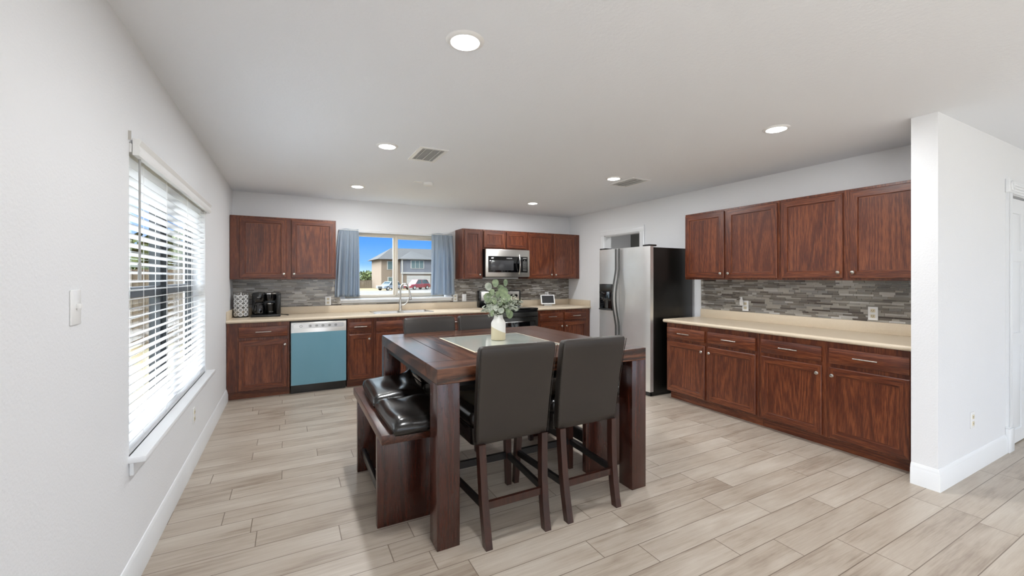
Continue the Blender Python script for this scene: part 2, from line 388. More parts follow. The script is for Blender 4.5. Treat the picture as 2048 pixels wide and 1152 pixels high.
b = BM(); box(b, XR+1.5, XR+1.6, YP1, YB, 0, H); struct('wall_pantry', b, 'grey_room', label='grey wall of the room behind the refrigerator')
for i, (a, c) in enumerate(REAR_WIN+[None]):
    b = BM(); g = BM()
    if (a, c) == (None, None): pass
    x0, x1 = (a, c)
    for q in ((x0, x0+.05, .45, 2.2), (x1-.05, x1, .45, 2.2), ((x0+x1)/2-.025, (x0+x1)/2+.025, .45, 2.2), (x0, x1, .45, .5), (x0, x1, 2.15, 2.2)):
        box(b, q[0], q[1], YREAR-.06, YREAR-.01, q[2], q[3])
    struct('window_%d' % (i+3), b, 'window_vinyl', label='living room window behind the camera')
    if i == 1: break
b = BM()
for q in ((-3.3, -3.25, .45, 2.2), (-.95, -.9, .45, 2.2), (-2.125, -2.075, .45, 2.2), (-3.3, -.9, .45, .5), (-3.3, -.9, 2.15, 2.2)): box(b, XL-.06, XL-.01, *q)
struct('window_5', b, 'window_vinyl', label='unseen living room window added in the left wall behind the camera')

# baseboards
def base_profile(bm, p0, p1, nrm, m0=0, m1=0):
    """baseboard run from p0 to p1 with the outward normal nrm"""
    prof = [(0, 0), (.016, 0), (.016, .105), (.012, .112), (.012, .120), (.007, .132), (.004, .140), (0, .142)]
    L_ = math.hypot(p1[0]-p0[0], p1[1]-p0[1]); dx, dy = (p1[0]-p0[0])/L_, (p1[1]-p0[1])/L_
    A = [bm.verts.new((p0[0]+nrm[0]*d-dx*d*m0, p0[1]+nrm[1]*d-dy*d*m0, z)) for d, z in prof]
    B_ = [bm.verts.new((p1[0]+nrm[0]*d+dx*d*m1, p1[1]+nrm[1]*d+dy*d*m1, z)) for d, z in prof]
    n = len(prof)
    for i in range(n): bm.faces.new((A[i], A[(i+1) % n], B_[(i+1) % n], B_[i]))
    bm.faces.new(A); bm.faces.new(B_[::-1])
b = BM(); base_profile(b, (XL, YREAR), (XL, YB-.56), (1, 0)); struct('baseboard_left', b, 'trim_paint', label='tall white baseboard under the window')
b = BM(); base_profile(b, (XP, YP1), (XP, YP0), (-1, 0), 0, 1); base_profile(b, (XP, YP0), (DX0-.115, YP0), (0, -1), 1, 0); base_profile(b, (DX1+.115, YP0), (XFAR, YP0), (0, -1))
struct('baseboard_partition', b, 'trim_paint', label='tall white baseboard around the partition end')
b = BM(); base_profile(b, (XL, YREAR), (XFAR, YREAR), (0, 1)); struct('baseboard_rear', b, 'trim_paint', label='baseboard behind the camera')

# white panel door in the partition
D = sroot('door_1', 'white panelled door with rosette casing at the far right', (DX0, YP0, 0))
wD = DX1-DX0
b = BM()
for x0 in (-.105, wD+.005):
    box(b, x0, x0+.10, -.018, 0, .20, 2.075)
    for k in range(3): box(b, x0+.018+k*.024, x0+.034+k*.024, -.023, -.018, .20, 2.075, bev=.003)
    box(b, x0-.008, x0+.108, -.027, 0, 0, .19, bev=.004); box(b, x0-.008, x0+.108, -.023, 0, .19, .205, bev=.004)
    box(b, x0-.008, x0+.108, -.026, 0, 2.075, 2.185, bev=.004)
    lathe(b, [(.040, 0), (.040, .006), (.033, .009), (.028, .003), (.018, .003), (.014, .009), (.004, .010)], (x0+.05, -.026, 2.13), 24, axis='-y')
box(b, 0, wD, -.018, 0, 2.075, 2.175)
for k in range(3): box(b, 0, wD, -.023, -.018, 2.093+k*.024, 2.109+k*.024, bev=.003)
box(b, -.005, .0, 0, .135, 0, 2.07); box(b, wD, wD+.005, 0, .135, 0, 2.07); box(b, 0, wD, .05, .065, 2.055, 2.07)
struct('door_casing', b, 'trim_paint', D)
def panelled_leaf(bm, x0, x1, z0, z1, y, th, panels):
    """door leaf with raised panels cut in; front at y, going back by th"""
    box(bm, x0, x1, y+.008, y+th, z0, z1)
    xs = sorted({x0, x1} | {p[0] for p in panels} | {p[1] for p in panels}); zs = sorted({z0, z1} | {p[2] for p in panels} | {p[3] for p in panels})
    for i in range(len(xs)-1):
        for j in range(len(zs)-1):
            cx_, cz_ = (xs[i]+xs[i+1])/2, (zs[j]+zs[j+1])/2
            if any(p[0] < cx_ < p[1] and p[2] < cz_ < p[3] for p in panels): continue
            box(bm, xs[i], xs[i+1], y, y+.008, zs[j], zs[j+1])
    for p in panels:
        a = .028
        o_ = [(p[0]+.008, p[2]+.008), (p[1]-.008, p[2]+.008), (p[1]-.008, p[3]-.008), (p[0]+.008, p[3]-.008)]
        i_ = [(p[0]+a, p[2]+a), (p[1]-a, p[2]+a), (p[1]-a, p[3]-a), (p[0]+a, p[3]-a)]
        O_ = [bm.verts.new((x, y+.008, z)) for x, z in o_]; I_ = [bm.verts.new((x, y+.002, z)) for x, z in i_]
        for k in range(4): bm.faces.new((O_[k], O_[(k+1) % 4], I_[(k+1) % 4], I_[k]))
        bm.faces.new(I_)
b = BM(); pl = []
for xa, xb_ in ((.10, .365), (.455, .72)):
    for za, zb in ((1.62, 1.93), (.93, 1.53), (.12, .82)): pl.append((xa, xb_, za, zb))
panelled_leaf(b, .004, wD-.004, .012, 2.052, .012, .036, pl)
leaf = struct('door_leaf', b, 'trim_paint', D)
for z in (.28, 1.05, 1.82):
    b = BM(); box(b, -.004, .018, .004, .011, z-.045, z+.045); cyl(b, (.0, .002, z-.05), (.0, .002, z+.05), .006, seg=10); struct('hinge', b, 'nickel', D)
b = BM(); lathe(b, [(.028, 0), (.028, .006), (.010, .010), (.010, .035), (.026, .045), (.028, .060), (.016, .070)], (wD-.07, .012, .98), 20, axis='-y'); struct('door_knob', b, 'nickel', D)

# doorway behind the refrigerator (opening in the right wall)
D2 = sroot('door_2', 'cased opening to a grey room above the refrigerator', (XR, PD[0], 0))
b = BM()
for y0 in (-.09, .77):
    box(b, -.016, 0, y0, y0+.09, 0, 2.06, bev=.003); box(b, -.021, -.016, y0+.02, y0+.06, 0, 2.06)
box(b, -.018, 0, -.09, .86, 2.06, 2.15, bev=.003); box(b, -.023, -.018, -.09, .86, 2.125, 2.15)
box(b, 0, .12, -.002, .012, 0, 2.06); box(b, 0, .12, .758, .772, 0, 2.06); box(b, 0, .12, 0, .77, 2.048, 2.062)
struct('door_casing', b, 'trim_paint', D2)
t = thing('closet_rod', 'black rod with a ring bracket seen through the opening above the refrigerator', 'rod', (XR+1.5, 5.07, 2.12))
b = BM(); cyl(b, (-.09, 0, 0), (-.09, -.55, 0), .012, seg=10); obj('rod', b, 'black_plastic', t)
b = BM(); tube(b, [(-.09+.0*math.cos(a), .02+.04*math.cos(a), .04*math.sin(a)) for a in [2*PI*i/16 for i in range(17)]], .010, 8); cyl(b, (-.09, .03, .0), (0, .03, 0), .01, seg=8); obj('bracket', b, 'black_plastic', t)

# left window: twin dark sashes, white blind
W1 = sroot('window_1', 'tall twin window with dark frames behind the white blind', (XL, 0, 0))
b = BM()
y0, y1, z0, z1 = LW
xo, xi = -.13, -.085
ym = (y0+y1)/2+.02
for a, c in ((y0, ym-.02), (ym+.02, y1)):
    for q in ((a, a+.045, z0, z1), (c-.045, c, z0, z1), (a+.045, c-.045, z0, z0+.05), (a+.045, c-.045, z1-.05, z1), (a+.045, c-.045, 1.29, 1.345)): box(b, xo, xi, q[0], q[1], q[2], q[3])
box(b, xo-.02, xi+.02, ym-.02, ym+.02, z0, z1)
struct('window_frame', b, 'dark_frame', W1)
b = BM()
for a, c in ((y0, ym), (ym, y1)): box(b, -.112, -.108, a+.04, c-.05, z0+.04, 1.30); box(b, -.112, -.108, a+.04, c-.05, 1.33, z1-.04)
struct('window_pane', b, 'pane_glass', W1)
b = BM(); box(b, -.14, .062, y0-.015, y1+.09, z0-.028, z0, bev=.006); box(b, 0, .018, y0-.005, y1+.075, z0-.085, z0-.028, bev=.005)
struct('window_sill', b, 'trim_paint', W1)
t = thing('window_blind', 'white horizontal slat blind lowered over the left window', 'blind', (XL, 0, 0))
b = BM(); box(b, -.055, .005, y0+.008, y1-.008, z1-.045, z1-.004, bev=.003); obj('headrail', b, 'white_plastic', t)
b = BM(); P = [(.008, z1-.055), (.030, z1-.055), (.036, z1-.035), (.030, z1-.01), (.040, z1+.012), (.034, z1+.02), (.008, z1+.02)]
A = [b.verts.new((x, y0+.015, z)) for x, z in P]; B_ = [b.verts.new((x, y1+.05, z)) for x, z in P]
for i in range(len(P)): b.faces.new((A[i], A[(i+1) % len(P)], B_[(i+1) % len(P)], B_[i]))
b.faces.new(A); b.faces.new(B_[::-1]); obj('valance', b, 'white_plastic', t)
b = BM(); box(b, 0, .010, y0-.012, y0-.008, z1+.005, z1+.045); obj('valance_clip', b, 'nickel', t)
zs0, zs1, nS = z0+.05, z1-.07, 31
sl0 = None
for i in range(nS):
    z = zs0+(zs1-zs0)*i/(nS-1)
    if sl0 is None:
        b = BM(); th = math.radians(10)
        pr = [(-.025, 0), (-.012, .0022), (0, .003), (.012, .0022), (.025, 0)]
        top = [(x*math.cos(th), x*math.sin(th)+zz+.0022) for x, zz in pr]; bot = [(x*math.cos(th), x*math.sin(th)+zz) for x, zz in pr][::-1]
        R = top+bot
        A = [b.verts.new((x-.028, y0+.012, q)) for x, q in R]; B_ = [b.verts.new((x-.028, y1-.012, q)) for x, q in R]
        for k in range(len(R)): b.faces.new((A[k], A[(k+1) % len(R)], B_[(k+1) % len(R)], B_[k]))
        b.faces.new(A); b.faces.new(B_[::-1]); sl0 = obj('slat', b, 'slat', t); sl0.location = (0, 0, z)
    else:
        s_ = sl0.copy(); C.collection.objects.link(s_); s_.parent = t; s_.location = (0, 0, z)
b = BM(); box(b, -.053, -.003, y0+.012, y1-.012, z0+.001, z0+.024, bev=.003); obj('bottom_rail', b, 'slat', t)
for y in (y0+.22, y0+.66, y0+1.22, y1-.22):
    b = BM()
    for x in (-.054, -.002): cyl(b, (x, y, z0+.02), (x, y, z1-.04), .0012, seg=6)
    obj('ladder_cord', b, 'white_plastic', t)
b = BM(); cyl(b, (.012, y0+.10, z1-.05), (.012, y0+.10, 1.42), .0045, seg=8); cyl(b, (.012, y0+.10, 1.46), (.012, y0+.10, 1.385), .007, seg=8); obj('tilt_wand', b, 'print_grey', t)

# back window
W2 = sroot('window_2', 'sliding window over the sink between blue curtains', (0, YB, 0))
x0, x1, z0, z1 = BW; xm = 1.39
b = BM()
for q in ((x0, x0+.035, z0, z1), (x1-.035, x1, z0, z1), (x0+.035, x1-.035, z1-.035, z1), (x0+.035, x1-.035, z0, z0+.035)): box(b, q[0], q[1], .07, .13, q[2], q[3], bev=.003)
box(b, xm-.032, xm-.002, .085, .125, z0+.03, z1-.03, bev=.003); box(b, xm-.004, xm+.034, .06, .10, z0+.03, z1-.03, bev=.003)
for q in ((xm+.03, x1-.03, z1-.07, z1-.03), (xm+.03, x1-.03, z0+.03, z0+.06), (x0+.03, xm-.03, z1-.05, z1-.03), (x0+.03, xm-.03, z0+.03, z0+.045)): box(b, q[0], q[1], .085, .115, q[2], q[3], bev=.002)
struct('window_frame', b, 'window_vinyl', W2)
b = BM(); box(b, x0+.03, xm-.02, .103, .107, z0+.03, z1-.03); box(b, xm+.02, x1-.03, .090, .094, z0+.03, z1-.03); struct('window_pane', b, 'pane_glass', W2)
b = BM(); box(b, .615, 2.24, -.06, .07, z0-.030, z0, bev=.006); box(b, .64, 2.21, -.018, -.001, z0-.06, z0-.03, bev=.003); struct('window_sill', b, 'trim_paint', W2)

# ------------------------------------------------------------------ cabinets
def fronts(bm, x0, x1, z0, z1, y, th=.019, rail=.056, rec=.010):
    """five-piece door front facing -Y; vertical grain = 0, horizontal grain = 1"""
    def ring(i, yy): return [bm.verts.new(v) for v in ((x0+i, yy, z0+i), (x1-i, yy, z0+i), (x1-i, yy, z1-i), (x0+i, yy, z1-i))]
    R = [ring(0, y+th), ring(0, y+.004), ring(.004, y), ring(rail, y), ring(rail+.004, y+rec-.001), ring(rail+.012, y+rec)]
    for a, c in zip(R, R[1:]):
        for k in range(4): bm.faces.new((a[k], a[(k+1) % 4], c[(k+1) % 4], c[k])).material_index = 1 if k in (0, 2) else 0
    bm.faces.new(R[-1]); bm.faces.new(R[0][::-1])
def knob(parent, x, y, z):
    b = BM(); lathe(b, [(.007, 0), (.006, .012), (.0145, .017), (.0155, .022), (.012, .027), (.005, .029)], (x, y, z), 20, axis='-y'); return obj('knob', b, 'nickel', parent)
def bar(parent, x, y, z, L_=.155):
    b = BM(); cyl(b, (x-L_/2, y-.028, z), (x+L_/2, y-.028, z), .0055, seg=12)
    for s in (-1, 1): cyl(b, (x+s*L_*.36, y, z), (x+s*L_*.36, y-.028, z), .0045, seg=8)
    return obj('handle', b, 'nickel', parent)
def door(parent, x0, x1, z0, z1, y, kx, kz, lab=None):
    b = BM(); fronts(b, x0, x1, z0, z1, y); d = obj('door', b, ['cab_v', 'cab_h'], parent, label=lab)
    if kx is not None: knob(d, kx, y, kz)
    return d
def drawer(parent, x0, x1, z0, z1, y, pull=True):
    b = BM(); box(b, x0, x1, y, y+.019, z0, z1, bev=.004); d = obj('drawer', b, 'cab_h', parent)
    if pull: bar(d, (x0+x1)/2, y, (z0+z1)/2+.004)
    return d
def base_cab(label, loc, rz, w_, depth, cols, doorz=(.105, .672), drz=(.704, .828), cut=None):
    """cols: (x0, x1, knob side 'l'/'r'/None, drawer pull True/False) ; front plane at local y = 0, body goes to +depth"""
    t = thing('base_cabinet', label, 'cabinet', loc, rz)
    b = BM()
    if cut:                                  # open inside for the sink bowls
        box(b, .0015, w_-.0015, 0, .019, .092, .874); box(b, .0015, .018, .019, depth, .092, .874); box(b, w_-.018, w_-.0015, .019, depth, .092, .874); box(b, .018, w_-.018, .019, depth, .092, .11)
    else: box(b, .0015, w_-.0015, 0, depth, .092, .874, bev=.0015, seg=1)
    obj('carcass', b, 'carcass', t)
    b = BM(); box(b, .0015, w_-.0015, .065, .085, 0, .092); obj('toe_kick', b, 'cab_h', t)
    for (a, c, ks, pull) in cols:
        drawer(t, a, c, *drz, -.019, pull)
        kx = {'l': a+.028, 'r': c-.028, None: None}[ks]
        door(t, a, c, *doorz, -.019, kx, doorz[1]-.062)
    return t
def wall_cab(label, loc, rz, w_, h_, depth, cols, kz=.05):
    t = thing('wall_cabinet', label, 'cabinet', loc, rz)
    b = BM(); box(b, .0015, w_-.0015, 0, depth, 0, h_, bev=.0015, seg=1); obj('carcass', b, 'carcass', t)
    for (a, c, ks) in cols:
        kx = {'l': a+.028, 'r': c-.028, None: None}[ks]
        door(t, a, c, .018, h_-.022, -.019, kx, .018+kz)
    return t
YF = YB-.61
bc = lambda lab, x0, x1, cols, **k: base_cab(lab, (x0, YF, 0), 0, x1-x0, .605, [(a-x0, c-x0, s, p) for a, c, s, p in cols], **k)
bc('cherry brown base cabinet in the left corner beside the blue-filmed dishwasher', XL+.003, 0.0, [(-.512, -.022, 'r', True)])
bc('narrow one-door base cabinet just right of the dishwasher', .640, .955, [(.661, .930, 'r', True)])
bc('sink base cabinet with two doors under the faucet', .955, 1.90, [(.990, 1.410, 'r', False), (1.445, 1.865, 'l', False)], cut=True)
bc('base cabinet between the sink cabinet and the range', 1.90, 2.665, [(1.935, 2.265, 'r', True), (2.30, 2.63, 'l', True)])
bc('two-door base cabinet between the range and the right corner', 3.437, XR-.003, [(3.485, 3.918, 'r', True), (3.953, 4.392, 'l', True)])
XF = XR-.61
rc = lambda lab, y0_, y1_, cols: base_cab(lab, (XF, y0_, 0), -PI/2, y0_-y1_, .605, [(y0_-a, y0_-c, s, True) for a, c, s in cols])
rc('base cabinet of the buffet run, the one beside the refrigerator', 3.464, 2.382, [(3.450, 2.954, 'r'), (2.918, 2.408, 'l')])
rc('base cabinet of the buffet run, the one against the white partition wall', 2.382, YP1+.003, [(2.355, 1.855, 'r'), (1.801, 1.300, 'l')])
YU, ZU, HU = YB-.32, 1.372, .765
uc = lambda lab, x0, x1, cols, z=ZU, h_=HU, **k: wall_cab(lab, (x0, YU, z), 0, x1-x0, h_, .317, [(a-x0, c-x0, s) for a, c, s in cols], **k)
uc('two-door wall cabinet in the left corner above the coffee maker', XL+.003, .536, [(-.529, -.036, 'r'), (.019, .518, 'l')])
uc('narrow single-door wall cabinet between the right curtain and the microwave', 2.30, 2.632, [(2.328, 2.605, 'r')])
uc('short two-door wall cabinet above the microwave', 2.634, 3.426, [(2.650, 3.008, None), (3.036, 3.395, None)], z=1.838, h_=.299)
uc('two-door wall cabinet right of the microwave in the corner', 3.428, XR-.003, [(3.440, 3.908, 'r'), (3.939, 4.390, 'l')])
XU = XR-.32
ruc = lambda lab, y0_, y1_, cols: wall_cab(lab, (XU, y0_, ZU), -PI/2, y0_-y1_, HU, .317, [(y0_-a, y0_-c, s) for a, c, s in cols])
ruc('wall cabinet on the right wall, the one nearer the refrigerator', 3.450, 2.357, [(3.438, 2.939, 'r'), (2.905, 2.378, 'l')])
ruc('wall cabinet on the right wall, the one against the white partition', 2.357, YP1+.003, [(2.338, 1.834, 'r'), (1.784, 1.275, 'l')])

# ------------------------------------------------------------------ worktops
def slab_with_hole(bm, x0, x1, y0_, y1_, z0, z1, hole=None):
    if not hole: box(bm, x0, x1, y0_, y1_, z0, z1, bev=.006); return
    a, c, d_, e = hole
    box(bm, x0, a, y0_, y1_, z0, z1); box(bm, c, x1, y0_, y1_, z0, z1); box(bm, a, c, y0_, d_, z0, z1); box(bm, a, c, e, y1_, z0, z1)
SINK = (1.00, 1.78, YB-.53, YB-.12)
CT = YB-.64
t = thing('worktop', 'beige laminate worktop holding the sink and coffee maker', 'worktop', (0, YB, 0))
b = BM(); slab_with_hole(b, XL+.002, 2.668, -.625, -.002, .876, .914, (SINK[0], SINK[1], SINK[2]-YB, SINK[3]-YB)); cyl(b, (XL+.002, -.625, .895), (2.668, -.625, .895), .019, seg=16)
obj('top', b, 'counter', t)
b = BM(); box(b, XL+.002, 2.668, -.022, -.001, .914, 1.010, bev=.003); box(b, XL+.001, XL+.022, -.62, -.022, .914, 1.010, bev=.003); obj('splash_lip', b, 'counter', t)
t = thing('worktop', 'short beige worktop between the range and the right corner', 'worktop', (0, YB, 0))
b = BM(); box(b, 3.435, XR-.002, -.625, -.002, .876, .914); cyl(b, (3.435, -.625, .895), (XR-.002, -.625, .895), .019, seg=16); obj('top', b, 'counter', t)
b = BM(); box(b, 3.435, XR-.002, -.022, -.001, .914, 1.010, bev=.003); box(b, XR-.022, XR-.001, -.63, -.022, .914, 1.010, bev=.003); obj('splash_lip', b, 'counter', t)
t = thing('worktop', 'long beige buffet worktop between refrigerator and partition', 'worktop', (XR, 0, 0))
b = BM(); box(b, -.625, -.002, YP1+.002, 3.495, .876, .914); cyl(b, (-.625, YP1+.002, .895), (-.625, 3.495, .895), .019, seg=16); obj('top', b, 'counter', t)
b = BM(); box(b, -.022, -.001, YP1+.002, 3.475, .914, 1.012, bev=.003); obj('splash_lip', b, 'counter', t)

# mosaic tile splashbacks: rows of thin glass and stone strips
def mosaic(bm, u0, u1, z0, z1, place, rnd, holes=()):
    z = z0
    k = 0
    while z < z1-.002:
        h_ = rnd.choice((.0105, .0165, .0165, .0235)); h_ = min(h_, z1-z-.0005)
        u = u0-rnd.random()*.1
        while u < u1:
            L_ = rnd.choice((.055, .085, .11, .15, .15)); a, c = max(u, u0), min(u+L_, u1)
            hit = any(a < q[1] and c > q[0] and z < q[3] and z+h_ > q[2] for q in holes)
            if c-a > .008 and not hit:
                place(bm, a+.001, c-.001, z+.001, z+h_-.001, 1+rnd.choice((0, 0, 1, 1, 2, 2, 3, 4, 5, 5)), .003+.0015*rnd.random())
            u += L_
        z += h_; k += 1
TM = ['grout', 'tile_a', 'tile_b', 'tile_c', 'tile_d', 'tile_e', 'tile_f']
rnd = random.Random(3)
def pb(bm, a, c, z0, z1, mi, d): box(bm, a, c, -.002-d, -.002, z0, z1, mi)
def pr_(bm, a, c, z0, z1, mi, d): box(bm, -.002-d, -.002, a, c, z0, z1, mi)
t = thing('tile_splashback', 'grey mosaic strip tiles along the back wall under cabinets and window', 'tile splashback', (0, YB, 0))
b = BM(); lim = BW[2]-.062
for a, c, z1_ in ((XL+.002, .615, 1.371), (.615, 2.24, lim), (2.24, XR-.002, 1.371)):
    box(b, a, c, -.002, -.0005, 1.0105, z1_)
mosaic(b, XL+.002, XR-.002, 1.0115, 1.370, pb, rnd, holes=[(.615, 2.24, lim-.002, 2)]); obj('mosaic', b, TM, t)
t = thing('tile_splashback', 'grey mosaic strip tiles above the buffet worktop on the right wall', 'tile splashback', (XR, 0, 0))
b = BM(); box(b, -.002, -.0005, YP1+.002, 3.475, 1.0125, 1.371); mosaic(b, YP1+.002, 3.475, 1.0135, 1.370, pr_, rnd); obj('mosaic', b, TM, t)
b = BM(); box(b, -.012, -.0005, 3.476, 3.486, 1.0125, 1.371); obj('edge_trim', b, 'print_white', t)

# ------------------------------------------------------------------ dishwasher
t = thing('dishwasher', 'dishwasher with blue protective film on its steel door', 'dishwasher', (.004, YF, 0))
wd = .630
b = BM(); box(b, .004, wd-.004, .012, .58, .10, .872); obj('tub_body', b, 'black_plastic', t)
b = BM(); box(b, .008, wd-.008, .04, .06, 0, .10); box(b, .006, wd-.006, -.012, .03, .085, .105); obj('kick_plate', b, 'black_gloss', t)
b = BM(); box(b, .008, wd-.008, -.028, .010, .108, .858, bev=.004); d = obj('door', b, 'steel_plain', t)
b = BM(); box(b, .010, wd-.010, -.0295, -.0278, .110, .735); obj('protective_film', b, 'blue_film', d, label='sky blue protective film')
b = BM()
P = rrect(wd/2, .812, wd-.07, .056, .024, 6); A = [b.verts.new((x, -.034, z)) for x, z in P]; B_ = [b.verts.new((x+(0), -.027, z)) for x, z in P]
for i in range(len(P)): b.faces.new((A[i], A[(i+1) % len(P)], B_[(i+1) % len(P)], B_[i]))
b.faces.new(A); obj('control_strip', b, 'steel', d)
for i, x in enumerate((.115, .215, .285, .355, .43, .50)):
    b = BM(); tube(b, [(x+.014*math.cos(a), -.0355, .812+.012*math.sin(a)) for a in [2*PI*k/14 for k in range(15)]], .0018, 6)
    if i: cyl(b, (x, -.034, .812), (x, -.037, .812), .006, seg=12)
    obj('button', b, 'dark_steel', d)

# ------------------------------------------------------------------ range
t = thing('range', 'stainless and black electric range below the microwave', 'range', (2.672, YB, 0))
wr = .760
b = BM(); box(b, .003, wr-.003, -.62, -.03, .03, .900); obj('body', b, 'black_plastic', t)
b = BM(); box(b, 0, wr, -.655, -.03, .900, .922, bev=.006); obj('cooktop', b, 'black_glass', t)
for x, y, r in ((.20, -.50, .10), (.56, -.50, .08), (.20, -.22, .08), (.56, -.22, .10)):
    b = BM(); tube(b, [(x+r*math.cos(a), y+r*math.sin(a), .9222) for a in [2*PI*k/32 for k in range(33)]], .0015, 4); obj('burner_ring', b, 'print_grey', t)
b = BM(); box(b, .0, wr, -.095, -.012, .922, 1.185, bev=.012); bg_ = obj('backguard', b, 'black_gloss', t)
b = BM(); box(b, .035, wr-.035, -.100, -.094, 1.020, 1.165, bev=.003); obj('control_panel', b, 'steel_plain', bg_)
b = BM(); box(b, .27, .49, -.1015, -.099, 1.06, 1.14); obj('clock_display', b, 'black_glass', bg_)
for x in (.095, .175, .585, .665):
    b = BM(); lathe(b, [(.024, 0), (.022, .018), (.018, .022)], (x, -.100, 1.095), 20, axis='-y'); box(b, x-.004, x+.004, -.128, -.12, 1.078, 1.112); obj('knob', b, 'black_plastic', bg_)
b = BM(); box(b, .006, wr-.006, -.662, -.62, .235, .865, bev=.006); dr = obj('oven_door', b, 'dark_steel', t)
b = BM(); box(b, .075, wr-.075, -.6655, -.661, .33, .715, bev=.002); obj('oven_window', b, 'black_glass', dr)
b = BM()
for q in ((.062, .075, .32, .728), (wr-.075, wr-.062, .32, .728), (.062, wr-.062, .715, .728), (.062, wr-.062, .32, .333)): box(b, q[0], q[1], -.668, -.661, q[2], q[3])
obj('window_trim', b, 'chrome', dr)
b = BM(); cyl(b, (.05, -.705, .80), (wr-.05, -.705, .80), .012, seg=14)
for x in (.08, wr-.08): cyl(b, (x, -.662, .80), (x, -.705, .80), .009, seg=10)
obj('handle', b, 'black_gloss', dr)
b = BM(); box(b, .006, wr-.006, -.655, -.62, .05, .225, bev=.005); obj('storage_drawer', b, 'dark_steel', t)

# ------------------------------------------------------------------ microwave
t = thing('microwave', 'stainless over-the-range microwave with bowed handle', 'microwave', (2.640, YB, 1.400))
wm, hm = .780, .436
b = BM(); box(b, 0, wm, -.385, -.003, 0, hm, bev=.003); obj('body', b, 'black_plastic', t)
b = BM(); box(b, .002, wm-.002, -.412, -.385, .006, hm-.002, bev=.006); d = obj('door', b, 'steel_plain', t)
b = BM(); box(b, .045, wm-.040, -.4145, -.411, .075, .325, bev=.002); obj('black_glass_front', b, 'black_glass', d)
b = BM(); box(b, .085, .485, -.4155, -.414, .105, .262, bev=.001); obj('door_window', b, 'grey_screen', d)
b = BM(); tube(b, [(.588-.012*math.sin(PI*i/12), -.414-.048*math.sin(PI*i/12), .050+.300*i/12) for i in range(13)], .011, 10, flat=.7); obj('handle', b, 'steel_plain', d)
b = BM()
for i in range(3):
    for j in range(8):
        if j == 7 and i != 1: continue
        box(b, .655+i*.024, .667+i*.024, -.4155, -.414, .100+j*.023, .108+j*.023)
obj('keypad', b, 'print_grey', d)
b = BM(); box(b, .655, .718, -.4155, -.414, .298, .306); obj('display', b, 'print_grey', d)
text_mesh('SAMSUNG', .022, 'brand_lettering', 'print_white', d, (.41, -.4148, .295), (PI/2, 0, 0))
b = BM(); box(b, .03, .60, -.36, -.08, -.010, 0, bev=.002); obj('light_vent', b, 'print_grey', t)

# ------------------------------------------------------------------ refrigerator
FY0, FY1, FX = 3.570, 4.480, 3.700
t = thing('refrigerator', 'side-by-side stainless refrigerator with black sides', 'refrigerator', (FX, FY1, 0), -PI/2)
wf = FY1-FY0
b = BM(); box(b, .004, wf-.004, .072, .74, .035, 1.752, bev=.004); box(b, .02, wf-.02, .04, .60, 0, .035); obj('cabinet_body', b, 'black_side', t)
def fdoor(x0, x1):
    b = BM(); n = 10; F = []; 
    for i in range(n+1):
        s_ = i/n; x = x0+(x1-x0)*s_; y = .010*(2*s_-1)**2
        if i in (0, n): y += .006
        F.append((x, y))
    pts = F+[(x1, .066), (x0, .066)]
    A = [b.verts.new((x, y, .055)) for x, y in pts]; B_ = [b.verts.new((x, y, 1.765)) for x, y in pts]
    for i in range(len(pts)): b.faces.new((A[i], A[(i+1) % len(pts)], B_[(i+1) % len(pts)], B_[i]))
    b.faces.new(A); b.faces.new(B_[::-1]); return obj('door', b, 'steel', t, smooth=50)
d1 = fdoor(.002, .380); d2 = fdoor(.386, wf-.002)
for d_, x in ((d1, .352), (d2, .414)):
    b = BM(); pts = []
    for i in range(25):
        s_ = i/24; z = .52+1.24*s_; q = max(0, min(1, (s_-.20)/.60)); pts.append((x, -.012-.055*math.sin(PI*q)**1.4, z))
    tube(b, pts, .0105, 10)
    obj('handle', b, 'handle_grey', d_)
b = BM(); box(b, .022, .282, -.006, .02, .965, 1.310, bev=.006); dp = obj('dispenser', b, 'black_gloss', d1)
b = BM(); box(b, .030, .274, -.009, -.005, 1.215, 1.300, bev=.002); obj('dispenser_panel', b, 'dark_steel', dp)
b = BM(); box(b, .05, .255, -.0075, -.004, .990, 1.205, bev=.001); obj('dispenser_recess', b, 'black_glass', dp)
b = BM(); lathe(b, [(.028, 0), (.030, .07), (.036, .10)], (.175, -.006, .998), 16); obj('paddle', b, 'dark_steel', dp)
b = BM(); box(b, .03, .274, -.022, -.004, .968, .985, bev=.003); obj('drip_tray', b, 'dark_steel', dp)
for x0, x1 in ((.01, .12), (wf-.12, wf-.01)):
    b = BM(); box(b, x0, x1, .01, .13, 1.766, 1.785, bev=.006); obj('hinge_cover', b, 'black_plastic', t)
b = BM(); box(b, .02, wf-.02, .03, .06, .008, .052); obj('grille', b, 'black_plastic', t)

